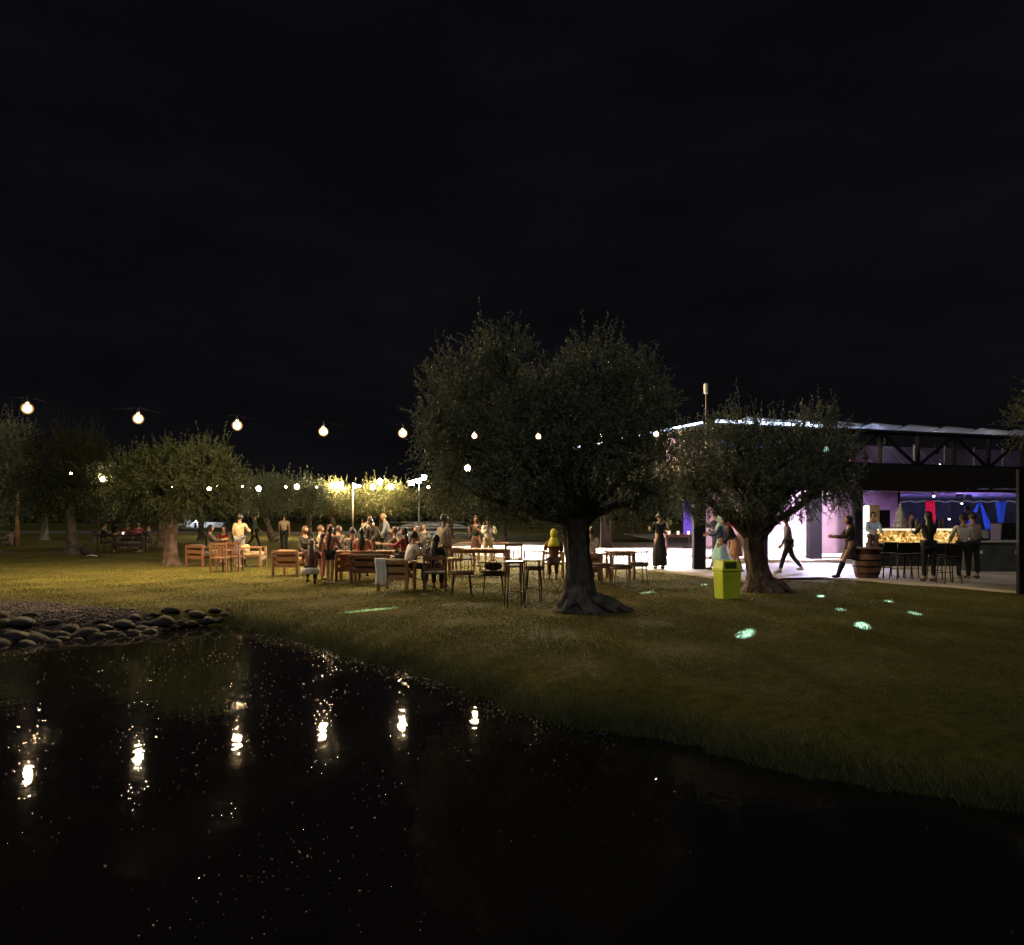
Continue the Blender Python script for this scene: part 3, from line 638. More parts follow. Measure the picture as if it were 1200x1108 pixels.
small_olive('broad back olive glowing brightest yellow under three lamps', 447, 631, 202, 1.1, LEAFY, spread=2.7, top=3.7, n=2300)
small_olive('back olive with pale lit slanting trunk right of the left olive', 322, 635, 203, 1, LEAF, spread=2.1, top=3.9, lean=(-.5, 0))
small_olive('back olive with thin trunk behind the woman in black by the orange armchair', 362, 633, 204, 1, LEAF, spread=1.7, top=3.7)
small_olive('dim back olive right of the floodlight mast, left part hidden by the big crown', 528, 632, 205, 1.1, LEAFY, spread=2.3, top=3.9, n=1900)
small_olive('dark back olive behind the two standing women', 590, 634, 206, 1.1, LEAF, BARKD, spread=2.4, top=4.3, n=1900)
small_olive('back olive with orange lit trunk behind the left olive trunk', 188, 641, 207, 1, LEAF, spread=1.9, top=4.0)
small_olive('back olive with dark trunk right of the pale fountain', 236, 633, 208, 1, LEAF, BARKD, spread=2.0, top=3.9)
small_olive('pale trunked back olive right of the wooden post', 52, 633, 209, 1.1, LEAF, mat('bark_pale', (.22, .22, .21), .9, .3, 5, .6, 20), spread=2.3, top=4.3)
small_olive('back olive behind the picnic table with reddish trunk', 112, 634, 210, 1.1, LEAF, BARK, spread=2.3, top=4.3)
small_olive('back olive just left of the man in the dark green jacket', 276, 632, 211, 1, LEAF, BARK, spread=2.0, top=3.9)
small_olive('back olive behind the railing, right of the big olive trunk', 742, 627, 212, 1.2, LEAF, BARKD, spread=2.6, top=4.6, n=1700)
small_olive('dark back olive behind the railing, hidden behind the big olive trunk', 672, 626, 213, 1.2, LEAF, BARKD, spread=2.6, top=4.6, n=1500)
# far dark belt of trees
r = np.random.default_rng(99); Vt = []
N = 26000; x = r.uniform(-170, 170, N); hgt = 5.2+1.8*np.sin(x*.13)+1.2*np.sin(x*.31+2)+.8*np.sin(x*.9); z = hgt*r.random(N)**.7; y = r.uniform(128, 140, N)
c = np.stack([x, y, z], 1); a = r.normal(0, 1, (N, 3)); a /= np.linalg.norm(a, axis=1)[:, None]; b_ = np.cross(a, r.normal(0, 1, (N, 3))); b_ /= np.linalg.norm(b_, axis=1)[:, None]
V = np.stack([c-a*.6, c+b_*.35, c+a*.6, c-b_*.35], 1).reshape(-1, 3)
tag(link('distant_wood', npmesh('distant_wood', V, np.arange(4*N).reshape(N, 4)), LEAF), 'unlit belt of trees far behind the park', 'wood', kind='stuff')

# ------------------------------------------------------------------ terrace and pavilion
CONC = mat('terrace_concrete', (0.52, 0.48, 0.43), 0.55, 0.12, 1.5, 0.1, 30)
TZ = 0.06
sheet('terrace', [(-3.2, 38), (-1.6, 31.0), (1.2, 27.0), (4.55, 22.4), (5.3, 20.6), (5.9, 19.3), (7.2, 19.9), (8.1, 20.1), (8.75, 19.7), (10.06, 18.1), (10.9, 16.5), (12.6, 13.5), (34, 13.5), (34, 62), (9, 62), (9, 43.8), (-3.0, 43.8)], TZ, CONC, .2)
U = Vector((.944, .329, 0)); Vv = Vector((-.329, .944, 0)); C0 = Vector((6.5, 24.9, 0)); RZ = math.atan2(.329, .944)
def loc(u, v, z=0): return C0 + U*u + Vv*v + Vector((0, 0, z))
pav = thing('pavilion', 'open pavilion with dark roof truss, pink walls and lit bar on the terrace', 'building', (0, 0, 0))
DARK = mat('dark_steel', (0.007, 0.007, 0.009), 0.6, .2, 4, spec=.2); DARKW = mat('dark_fascia', (0.010, 0.008, 0.007), 0.8, .3, 3)
PINK = mat('pink_plaster', (0.62, 0.44, 0.52), .8, .08, 2); WHITEP = mat('white_plaster', (.78, .77, .76), .8, .05, 2)
MB().box(loc(9, 11, 3.28), (18.4, 22.4, .22), RZ).build('roof_slab', DARKW, pav)
MB().box(loc(9.5, -.26, 2.96), (19.4, .12, .9), RZ).build('fascia', DARKW, pav)
MB().box(loc(-.26, 11, 3.15), (.12, 22, .48), RZ).build('fascia', DARKW, pav)
def truss(a, b, z0, z1, nb, name='truss'):
    mb = MB(); a = Vector(a); b = Vector(b)
    def bar(p, q, r_): mb.tube([p, q], r_, 4)
    P0 = [a.lerp(b, i/nb)+Vector((0, 0, z0)) for i in range(nb+1)]; P1 = [a.lerp(b, i/nb)+Vector((0, 0, z1)) for i in range(nb+1)]
    bar(P0[0], P0[-1], .09); bar(P1[0], P1[-1], .085)
    for i in range(nb+1): bar(P0[i], P1[i], .085)
    for i in range(nb):
        if i % 2: bar(P0[i], P1[i+1], .06)
        else: bar(P1[i], P0[i+1], .06)
    return mb.build(name, DARK, pav)
truss(loc(0, 0), loc(19, 0), 3.42, 4.6, 11)
truss(loc(0, .25), loc(0, 20), 3.42, 4.6, 12)
# thin inner brace of a second frame, as seen through the front one
mb = MB()
for i in range(12): mb.tube([loc(1.2+i*1.6, 2.2, 3.42), loc(1.2+i*1.6, 2.2, 4.45)], .03, 4); mb.tube([loc(1.2+i*1.6, 2.2, 4.4), loc(2.6+i*1.6, 2.2, 3.5)], .025, 4)
mb.build('inner_brace', GREYM, pav)
MB().box(loc(9.5, 3.2, 3.95), (18.6, .08, 1.0), RZ).build('upper_screen', mat('upper_screen', (.16, .12, .22), .6, .4, .8), pav)  # added board, its purple stands in for lit haze behind the truss
ROOFM = mat('roof_panel', (.5, .5, .52), .5, .15, 2)
for i in range(10):        # tilted translucent roof sheets between the posts
    MB().box(loc(2.0+i*1.727*1.0, .5, 4.78), (1.36, 1.1, .04), RZ, rx=R(-9), ry=R(2.2)).build('roof_panel', ROOFM, pav)
LEDW = emat('led_white', (.62, .75, 1.0), 5.0); LEDD = emat('led_dim', (.5, .55, .75), .45); LEDB = emat('led_blue', (.1, .25, 1.0), 2.0)
for (a, b_, m_) in ((0.05, 1.5, LEDW), (1.7, 3.2, LEDW), (3.4, 4.3, LEDW), (4.6, 5.9, LEDD)):
    MB().box(loc((a+b_)/2, -.11, 4.71), (b_-a, .05, .09 if m_ is LEDW else .07), RZ).build('light_strip', m_, pav)
for (a, b_) in ((.4, 3.2), (3.6, 7.0), (7.6, 12)):
    MB().box(loc(-.11, (a+b_)/2, 4.71), (.05, b_-a, .07), RZ).build('light_strip', LEDW, pav)
COLM = mat('column_dark', (.010, .009, .014), .7, .2, 3, spec=.2); COLB = mat('column_brown', (.010, .005, .004), .9, .3, 5, .3, 12)
for px, y, wpx, ht, m_ in ((819, 667, 14, 3.1, COLM), (892, 662, 13, 3.1, COLM), (954, 655, 14.5, 3.1, COLM), (1005, 662, 10, 3.1, COLM), (1197, 696, 9, 2.6, COLM)):
    p = G(px, y, TZ); s_ = wpx/F*p.y
    MB().box((p.x, p.y, TZ+ht/2), (s_, s_*.8, ht), 0, bev=.02).build('column', m_, pav)
p = G(710, 642, TZ); tag(MB().box((p.x, p.y, TZ+.8), (.52, .35, 1.6), bev=.02).build('brown_pillar', COLB), 'short brown pillar standing alone on the white terrace right of the big trunk', 'pillar')
# back walls
def wall(px0, y0, px1, y1, z0, z1, m_, name='wall', th=.15):
    a = G(px0, y0, TZ); b_ = G(px1, y1, TZ); d = b_-a; c = (a+b_)/2
    return MB().box((c.x, c.y+th/2, (z0+z1)/2), (d.length, th, z1-z0), math.atan2(d.y, d.x)).build(name, m_, pav)
wall(898, 651, 1004, 648, TZ, 3.16, PINK)
wall(896, 652.5, 949, 651, TZ, .92, WHITEP, 'parapet')
wall(820, 641, 905, 641, TZ, 3.16, PINK)
wall(1010, 650, 1052, 650, TZ, 3.16, mat('purple_plaster', (.36, .22, .42), .8, .1, 2))
wall(1052, 650, 1055, 650, TZ, 3.16, DARK, 'corner_post')
wall(1030, 651.2, 1043, 651.2, .95, 1.85, BLACKM, 'screen')
# open end: ceiling slats of the hall at the right, dark rear wall
mb = MB()
a = W(1052, 0, 27.5); 
for i in range(26):
    x0 = 13.8+i*.75; mb.box((x0, 37, 2.62), (.30, 18, .05), R(8))
mb.build('ceiling_slats', mat('ceiling_slats', (.30, .25, .42), .7, .2, 2), pav, )
MB().box((25, 47.2, 1.5), (26, .15, 3.1)).build('rear_wall', mat('rear_wall', (.05, .05, .09), .8, .3, 1), pav)
# door with bright lit edge
t = pav
p = G(1014.5, 654, TZ); q = MB().box((p.x, p.y, 1.06), (.24, .05, 1.9)).build('door_light_panel', emat('door_panel', (1.0, .96, .86), 2.2), pav)
p = G(1024, 653, TZ); d_ = MB().box((p.x, p.y, 1.06), (.42, .05, 1.95)).build('door', mat('door_wood', (.55, .38, .2), .5, .15, 5), pav)
MB().tube([(p.x+.14, p.y-.05, 1.0), (p.x+.14, p.y-.05, 1.14)], .015, 6).build('handle', GREYM, d_)
# antenna
t = thing('antenna_mast', 'thin mast with a small white cylinder above the pavilion roof corner', 'antenna', loc(-.25, 0, 3.39))
MB().tube([(0, 0, 0), (0, 0, 2.25)], .010, 6).build('mast', GREYM, t)
MB().lathe([(.055, 2.2), (.07, 2.22), (.07, 2.50), (.04, 2.54)], n=12).build('antenna', WHITEP, t, True)

def spot(name, frm, to, power, size, col, blend=.3, rad=.05, parent=None):
    l = bpy.data.lights.new(name, 'SPOT'); l.energy = power; l.spot_size = R(size); l.spot_blend = blend; l.color = col; l.shadow_soft_size = rad
    o = bpy.data.objects.new(name, l); COL.objects.link(o)
    d = Vector(to)-Vector(frm); o.rotation_euler = d.to_track_quat('-Z', 'Y').to_euler(); o.location = frm
    return o
# floodlights on the roof edge shining down on the terrace
def fixture(p, to, power, size, col, label, group, glow, cat='floodlight', name='floodlight', body=.13, blend=.5):
    d = (Vector(to)-Vector(p)).normalized(); t = thing(name, label, cat, p, 0, group)
    q = d.to_track_quat('-Z', 'Y'); 
    mb = MB(); mb.lathe([(body*.6, body*1.5), (body, body*1.1), (body, -.02), (body*.8, -.02), (body*.8, 0.0)], n=14)
    h = mb.build('housing', BLACKM, t, True); h.rotation_mode = 'QUATERNION'; h.rotation_quaternion = q
    l = MB().lathe([(body*.78, -.001), (body*.78, .001)], n=14).build('lens', glow, t); l.rotation_mode = 'QUATERNION'; l.rotation_quaternion = q
    MB().tube([(0, 0, body*.4), (0, 0, body*1.6+.12)], .02, 6).build('bracket', BLACKM, t)
    o = spot('beam', Vector((0, 0, 0))+d*.06, d*2, power, size, col, blend, .04); o.parent = t
    return t
GW = emat('flood_lens', (1, .95, .88), 6); GP = emat('stage_lens', (.6, .8, 1.0), 8); GR_ = emat('red_lens', (1, .02, .05), 7)
fixture(loc(-.45, 16.5, 3.05), (.3, 35.6, 0), 7000, 104, (1, .92, .80), 'white floodlight under the roof edge facing the open terrace', 'floodlights of the terrace', GW)
fixture(loc(.8, 4.0, 3.05), (4.6, 27.6, 0), 4500, 92, (1, .88, .86), 'white floodlight near the roof corner above the dark column', 'floodlights of the terrace', GW)
fixture(loc(1.6, -.10, 2.40), (7.6, 23.5, 0), 1200, 76, (.60, .56, 1.0), 'bluish floodlight under the roof edge right of the turquoise woman', 'floodlights of the terrace', GW)
fixture(loc(6.2, 4.0, 3.05), (12.2, 32.4, 0.9), 4200, 125, (.85, .70, 1.0), 'pinkish ceiling floodlight in front of the pink wall', 'floodlights of the terrace', GW)
fixture(loc(2.0, 9.0, 3.05), (5.9, 33.6, 0.3), 2800, 118, (.95, .80, 1.0), 'rear ceiling floodlight over the serving tables', 'floodlights of the terrace', GW)
fixture(loc(8.5, 5.4, 3.0), (14.8, 33.5, 1.9), 260, 110, (.8, .35, 1.0), 'purple ceiling lamp before the purple wall', 'floodlights of the terrace', emat('purple_lens', (.6, .2, 1), 5))
fixture(loc(4.6, -.10, 2.40), (9.7, 24.3, 0), 1200, 72, (.60, .56, 1.0), 'bluish floodlight under the roof edge above the walking man', 'floodlights of the terrace', GW)
fixture(loc(3.2, .4, 3.05), (10.5, 29.8, .4), 3000, 78, (1.0, .80, .92), 'warm pink floodlight aimed at the white parapet', 'floodlights of the terrace', GW)  # unseen fill lamp added to brighten the parapet
# hall lamps
fixture((17.2, 36, 2.5), (19.2, 40, 1.3), 260, 120, (.25, .30, 1.0), 'blue lamp lighting the blue drapes', 'hall lamps', emat('blue_lens', (.1, .2, 1), 5))
fixture((22.0, 37, 2.5), (24.5, 41, 1.0), 260, 120, (.25, .35, 1.0), 'blue lamp at the right of the hall ceiling', 'hall lamps', MATS['blue_lens'])
fixture((19.5, 33, 1.9), (20.5, 38, 2.7), 420, 150, (.5, .35, 1.0), 'violet lamp washing the slatted hall ceiling', 'hall lamps', MATS['purple_lens'])
fixture((20.6, 35.4, 2.5), (20.7, 38.3, 1.4), 120, 60, (1.0, .1, .15), 'red lamp lighting the red curtain', 'hall lamps', GR_)
# unseen fill lamps added to brighten the roof panels, then the stage lamps
for i_, (u_, c_, pw_) in enumerate(((2.6, (.55, .7, 1), 110), (5.4, (.35, .5, 1), 100), (8.4, (.75, .8, 1), 34), (11.4, (.8, .8, 1), 24), (14.2, (.9, .85, .95), 15))):
    fixture(loc(u_, 1.5, 3.62), loc(u_, .3, 4.9), pw_, 150, c_, ['cool uplight in the truss nearest the roof corner', 'blue uplight in the truss behind the forked olive top', 'cool uplight in the truss left of the middle', 'pale uplight in the truss right of the middle', 'pale uplight in the truss at the far right'][i_], 'uplights in the truss', emat('uplens', (.6, .75, 1), 5), 'uplight', 'uplight', .08)
fixture(loc(4.0, 1.9, 3.7), loc(4.2, 3.1, 4.2), 160, 140, (.12, .25, 1), 'deep blue stage lamp in the truss behind the forked olive top', 'stage lamps in the truss', emat('blue_lens', (.1, .2, 1), 5), 'stage lamp', 'stage_lamp', .09)
TR = 3.95
def trp(u, v=.9, z=TR): return loc(u, v, z)
fixture(W(1037, 521, 28.2), W(1037, 521, 28.2)+Vector((0, 2, -.2)), 18, 70, (.75, .85, 1), 'white stage lamp inside the roof truss, left of two', 'stage lamps in the truss', emat('white_lens', (.85, .95, 1), 25), 'stage lamp', 'stage_lamp', .09)
fixture(W(1097, 530, 28.9), W(1097, 530, 28.9)+Vector((0, 2, -.2)), 18, 70, (.55, .85, 1), 'white stage lamp inside the roof truss, right of two', 'stage lamps in the truss', MATS['white_lens'], 'stage lamp', 'stage_lamp', .09)
for px, py, lb in ((1000, 527, 'red stage lamp inside the roof truss, upper of two'), (1014, 536, 'red stage lamp inside the roof truss, lower of two')):
    fixture(W(px, py, 27.6), W(px, py, 27.6)+Vector((.1, 2, .1)), 20, 110, (1, .05, .1), lb, 'stage lamps in the truss', GR_, 'stage lamp', 'stage_lamp', .11)
for px, py in ((1158, 547), (1117, 540), (1135, 543)):
    pass
patches = [(437, 714, .75, 2.6), (876, 737, 1.15, 2.2), (1010, 731, .9, 2.0), (962, 697, .8, 1.1), (760, 694, .8, 1.3), (985, 712, .5, .5), (1040, 702, .6, .8), (1070, 716, .5, .7), (826, 684, .9, 1.5)]
src = loc(4.1, -.62, 3.95)
mover = thing('light_effect_projector', 'small dark effect projector under the roof edge that throws pale green patches on the grass', 'projector', src)
MB().box((0, 0, 0), (.34, .3, .26), RZ, bev=.03).build('housing', BLACKM, mover)
MB().box((0, 0, .19), (.05, .05, .14), RZ).build('bracket', GREYM, mover)
MB().tube([(-.12, -.15, -.08), (-.2, -.26, -.14)], [.07, .09], 12).build('lens', emat('green_lens', (.5, 1, .8), .8), mover)
for px, y, sz, pw in patches:
    t_ = G(px, y, 0.02); o = spot('beam', Vector((-.32, -.36, -.16)), t_-src, 60000*pw, sz*.42, (.50, 1.0, .80), .9, .01); o.parent = mover
# streak at the left: a low grazing beam
p = Vector((0.9, 24.3, 2.1))

# ---------------- bar and hall contents
bar = thing('bar_counter', 'bar counter with a glowing amber patterned front band and dark base', 'bar', (0, 0, 0))
a = W(1030, 0, 24); b_ = W(1117, 0, 24.6); L_ = b_.x-a.x; cx = (a.x+b_.x)/2
MB().box((cx, 24.6, .42), (L_, .6, .72)).build('base_cabinet', mat('bar_dark', (.03, .028, .03), .4, .3, 4), bar)
gm_ = bpy.data.materials.new('bar_glow'); gm_.use_nodes = True; n = gm_.node_tree; n.nodes.clear()
tc = n.nodes.new('ShaderNodeTexCoord'); vo = n.nodes.new('ShaderNodeTexVoronoi'); vo.inputs['Scale'].default_value = 7; n.links.new(tc.outputs['Object'], vo.inputs['Vector'])
nz = n.nodes.new('ShaderNodeTexNoise'); nz.inputs['Scale'].default_value = 5; nz.inputs['Detail'].default_value = 4; nz.inputs['Distortion'].default_value = 2.0; n.links.new(tc.outputs['Object'], nz.inputs['Vector'])
rp = n.nodes.new('ShaderNodeValToRGB'); n.links.new(nz.outputs['Fac'], rp.inputs[0]); e = rp.color_ramp.elements
e[0].position = .36; e[0].color = (.10, .035, .01, 1); e[1].position = .62; e[1].color = (1.0, .72, .28, 1); q = rp.color_ramp.elements.new(.5); q.color = (.62, .34, .07, 1)
em = n.nodes.new('ShaderNodeEmission'); em.inputs[1].default_value = 1.05; n.links.new(rp.outputs[0], em.inputs[0]); o_ = n.nodes.new('ShaderNodeOutputMaterial'); n.links.new(em.outputs[0], o_.inputs[0])
MB().box((cx, 24.34, 1.0), (L_, .06, .40)).build('glowing_front', gm_, bar)
MB().box((cx, 24.30, 1.215), (L_+.06, .03, .03)).build('light_strip', emat('amber_strip', (1.0, .80, .45), 4.0), bar)
MB().box((cx, 24.30, .775), (L_+.06, .05, .025)).build('ledge', mat('ledge', (.6, .55, .45), .5, .1), bar)
MB().box((cx, 24.64, 1.245), (L_+.1, .7, .03)).build('counter_top', mat('bar_top', (.25, .17, .1), .3, .2), bar)
bc = random.Random(9); cols = [mat('bottle_green', (.03, .10, .05), .1, .1), mat('bottle_amber', (.25, .10, .02), .1, .1), mat('bottle_clear', (.5, .5, .48), .1, .1), mat('bottle_dark', (.03, .02, .03), .1, .1)]
bnames = ['green', 'amber brown', 'clear pale', 'near black']
proto_b = []
for k in range(4):
    mb = MB(); mb.lathe([(.035, 0), (.037, .02), (.037, .18), (.014, .24), (.013, .30), (.016, .305)], n=10); o = mb.build('bottle', cols[k], None, True); proto_b.append(o)
for i in range(14):
    k = i % 4; o = proto_b[k] if i < 4 else proto_b[k].copy()
    if i >= 4: COL.objects.link(o)
    o.location = (a.x+1.0+i*.098+bc.uniform(-.015, .015), 24.62+bc.uniform(-.15, .15), 1.2605); o.scale = (1, 1, bc.uniform(.8, 1.15))
    tag(o, bnames[k]+' bottle in the cluster standing on the bar top', 'bottle', 'bottles on the bar, '+bnames[k])
t = thing('cone_ornament', 'silvery cone-shaped lit ornament standing on the left of the bar top', 'ornament', (W(1055, 0, 24.7).x, 24.7, 1.2605))
mb = MB(); mb.lathe([(.20, 0), (.21, .03), (.17, .18), (.19, .20), (.14, .36), (.15, .38), (.09, .55), (.10, .57), (.03, .72)], n=14); mb.build('body', mat('silver_foil', (.5, .5, .48), .35, .4, 30, .6, 50, metal=.5), t)
MB().ball((0, 0, .75), .035).build('finial', WHITEP, t)
# right counter
rc = thing('dark_counter', 'long plain dark grey counter with pale top edge right of the bar', 'counter', (0, 0, 0))
a = W(1141, 0, 22); b_ = W(1215, 0, 22); cx = (a.x+b_.x)/2
MB().box((cx, 22.35, .48), (b_.x-a.x, .7, .84)).build('front', mat('counter_dark', (.06, .065, .06), .6, .3, 3), rc)
MB().box((cx, 22.33, .92), (b_.x-a.x+.08, .8, .04)).build('counter_top', mat('counter_top', (.5, .48, .44), .4, .1), rc)
for px in (1148, 1193):
    MB().box((W(px, 0, 22).x, 21.995, .62), (.16, .012, .09)).build('label_plate', WHITEP, rc)
t = thing('espresso_machine', 'small pale machine standing on the left end of the dark counter', 'machine', (W(1149, 0, 22.3).x, 22.3, .9405))
MB().box((0, 0, .17), (.34, .3, .26), bev=.04).build('body', mat('machine_pale', (.55, .55, .55), .3, .1, metal=.4), t); MB().box((0, 0, .02), (.3, .28, .04)).build('tray', BLACKM, t)
MB().tube([(-.1, -.15, .12), (-.1, -.24, .1)], .02, 8).build('spout', BLACKM, t)
t = thing('dark_speaker', 'black loudspeaker box standing behind the dark counter', 'loudspeaker', (W(1184, 0, 25).x, 25, TZ))
MB().box((0, 0, .68), (.95, .6, 1.36), bev=.03).build('cabinet', BLACKM, t); MB().lathe([(.3, 0), (.28, .01)], n=18).build('grille', DARK, t).matrix_local = Matrix.Translation((0, -.305, .9)) @ Matrix.Rotation(R(90), 4, 'X')
# curtains
def curtain(name, top, bot, wt, wb, m_, folds=9, n=28, rows=8):
    V = []; Fq = []
    for j in range(rows+1):
        t = j/rows; c = Vector(top).lerp(Vector(bot), t); w_ = wt+(wb-wt)*t
        for i in range(n+1):
            s_ = i/n-.5; V.append((c.x+s_*w_, c.y+.05*math.sin(s_*folds*6.28+t)*(.4+.6*t), c.z))
    for j in range(rows):
        for i in range(n): a_ = j*(n+1)+i; Fq.append((a_, a_+1, a_+n+2, a_+n+1))
    mb = MB(); mb.add(V, Fq); o = mb.build(name, m_, None, True); sm = o.modifiers.new('thickness', 'SOLIDIFY'); sm.thickness = .01; return o
RED = cloth('curtain_red', (.6, .015, .05)); BLUE = cloth('curtain_blue', (.05, .14, .60))
tag(curtain('curtain', W(1090, 587, 38.5), W(1091, 634, 38.5), .46, .60, RED), 'red curtain hanging behind the bar', 'curtain')
tag(curtain('drape', W(1147, 589, 39.5), W(1132, 625, 39.5), .06, .42, BLUE), 'blue drape slanting down to the left in the hall', 'curtain')
tag(curtain('drape', W(1149, 589, 39.5), W(1159, 621, 39.5), .06, .42, BLUE), 'blue drape slanting down to the right in the hall', 'curtain')
tag(curtain('drape', W(1173, 588, 40), W(1172, 618, 40), .62, .22, BLUE), 'blue gathered drape farthest right in the hall', 'curtain')
# fairy lights row along the slatted ceiling
fr = thing('fairy_light_string', 'row of small pale fairy lights along the rear edge of the hall ceiling', 'fairy lights', (0, 0, 0))
q = [W(1053+i*2.4, 587.4+(.8*math.sin(i*.9)), 45) for i in range(60)]
MB().tube(q, .004, 4).build('wire', MATS['cable'], fr)
mb = MB()
for p in q: mb.ball(p-Vector((0, 0, .03)), .016, 6, 4)
mb.build('lights', emat('fairy', (.7, .72, 1.0), 1.2), fr)
for px, py, d, lb in ((1094, 581, 33, 'small white spotlight under the slatted ceiling above the red curtain'), (1112, 608, 40, 'small white lamp in the dark hall left of the blue drapes'), (1127, 590, 41, 'tiny lamp under the fairy lights left of the blue drapes')):
    t = thing('hall_spotlight', lb, 'spotlight', W(px, py, d), 0)
    MB().lathe([(.05, .12), (.06, 0), (.05, 0)], n=10).build('housing', BLACKM, t); MB().ball((0, -.02, -.02), .05, 8, 6).build('bulb', emat('spot_bulb', (.85, .9, 1), 8), t)
    MB().tube([(0, 0, .1), (0, 0, max(.13, 2.64-W(px, py, d).z))], .01, 5).build('rod', BLACKM, t)
# purple lit panel left
t = thing('purple_banner', 'tall glowing purple panel left of the dark corner column', 'panel', G(807, 642, TZ))
MB().box((0, 0, 1.45), (.5, .06, 1.75)).build('panel', emat('purple_panel', (.26, .12, .85), .62), t); MB().box((0, .04, 1.2), (.08, .05, 2.3)).build('stand', BLACKM, t); MB().box((0, .05, .02), (.5, .4, .04)).build('foot', BLACKM, t)

# ------------------------------------------------------------------ furniture
def bench(label, px, yb, width, rz, wood, cush, depth=.72, group=None, back=True, cat='bench', name='garden_bench', z=0):
    p = G(px, yb, z); t = thing(name, label, cat, (p.x, p.y, z), rz, group); w2 = width/2-.035; d2 = depth/2-.035
    for sx in (-1, 1):
        for sy in (-1, 1):
            h = .62 if sy < 0 else (.66 if back else .62)
            MB().box((sx*w2, sy*d2, h/2), (.07, .07, h), bev=.008).build('leg', wood, t)
        MB().box((sx*w2, 0, .64), (.10, depth, .035), bev=.008).build('armrest', wood, t)
    mb = MB(); mb.box((0, -d2, .31), (width-.15, .045, .11)); mb.box((0, d2, .31), (width-.15, .045, .11))
    k = max(3, int(width/.13))
    for i in range(k): mb.box((-w2+.1+(width-.27)*i/(k-1), 0, .355), (.07, depth-.1, .02))
    mb.build('seat_frame', wood, t)
    mb = MB()
    if back:
        mb.box((0, d2, .655), (width, .045, .10), bev=.008)
        mb.box((0, d2-.004, .485), (width-.14, .024, .12), bev=.006)
        mb.build('backrest', wood, t)
    MB().box((0, -.02, .43), (width-.18, depth-.14, .13), bev=.035).build('seat_cushion', cush, t, True)
    if back: MB().box((0, d2-.11, .60), (width-.2, .13, .26), rx=R(-8), bev=.04).build('back_cushion', cush, t, True)
    return t
def slat_chair(label, px, yb, rz, wood, group=None, seatm=None, hb=.88, w=.50, z=0):
    p = G(px, yb, z); t = thing('wooden_chair', label, 'chair', (p.x, p.y, z), rz, group); a = w/2-.025
    for sx in (-1, 1):
        MB().box((sx*a, -a, .32), (.045, .045, .64), bev=.006).build('leg', wood, t)
        MB().box((sx*a, a, hb/2), (.045, .045, hb), bev=.006).build('leg', wood, t)
        MB().box((sx*a, 0, .65), (.055, w, .03), bev=.006).build('armrest', wood, t)
    MB().box((0, 0, .43), (w-.04, w-.02, .045), bev=.01).build('seat', seatm or wood, t)
    mb = MB(); mb.box((0, a, hb-.04), (w, .03, .07)); mb.box((0, a, .52), (w-.05, .025, .04))
    for i in range(5): mb.box((-a+.07+(2*a-.14)*i/4, a, .68), (.028, .018, .3))
    mb.build('backrest', wood, t); return t
def spindle_chair(label, px, yb, rz, wood, legm, group=None, seatm=None, r=.27, back=.30, z=0):
    p = G(px, yb, z); t = thing('spindle_chair', label, 'chair', (p.x, p.y, z), rz, group)
    MB().lathe([(r*.92, .43), (r, .44), (r, .465), (r*.9, .475)], n=20).build('seat', wood, t, True)
    MB().lathe([(r*.85, .476), (r*.9, .49), (r*.86, .52), (r*.6, .53)], n=18).build('seat_pad', seatm or CUSH, t, True)
    for k in range(4):
        a = R(45+90*k); MB().tube([(math.cos(a)*r*.8, math.sin(a)*r*.8, .44), (math.cos(a)*r*1.02, math.sin(a)*r*1.02, 0)], [.014, .010], 6).build('leg', legm, t)
    mb = MB(); A = [R(-25+230*i/14) for i in range(15)]
    mb.tube([(math.cos(a)*r*1.03, math.sin(a)*r*1.03, .47+back) for a in A], .016, 6)
    for a in A[::1]: mb.tube([(math.cos(a)*r*.95, math.sin(a)*r*.95, .46), (math.cos(a)*r*1.03, math.sin(a)*r*1.03, .47+back)], .0065, 5)
    mb.build('backrest', wood, t); return t
def table(label, px, yb, w, d, rz, wood, h=.74, group=None, z=0, legm=None, name='garden_table'):
    p = G(px, yb, z); t = thing(name, label, 'table', (p.x, p.y, z), rz, group)
    mb = MB(); k = max(3, int(w/.14))
    for i in range(k): mb.box((-w/2+w*(i+.5)/k, 0, h-.018), (w/k-.008, d, .035))
    mb.build('tabletop', wood, t)
    MB().box((0, 0, h-.075), (w-.12, d-.12, .07)).build('apron', wood, t)
    for sx in (-1, 1):
        for sy in (-1, 1): MB().box((sx*(w/2-.07), sy*(d/2-.07), (h-.04)/2), (.06, .06, h-.04)).build('leg', legm or wood, t)
    return t
def top_of(px, yb, z=.74): p = G(px, yb); return p
def bottle_on(p, z, m, label, s=1.0):
    o = MB(); o.lathe([(.035*s, 0), (.037*s, .02), (.037*s, .16*s), (.014, .22*s), (.013, .27*s), (.016, .275*s)], n=10); q = o.build('bottle', m, None, True); q.location = (p[0], p[1], z+.001); return tag(q, label, 'bottle')
def cup_on(p, z, m, label, name='cup', r=.04, h=.12):
    o = MB(); o.lathe([(r*.75, 0), (r, h), (r*.9, h), (r*.68, .008)], n=12); q = o.build(name, m, None, True); q.location = (p[0], p[1], z+.001); return tag(q, label, name)

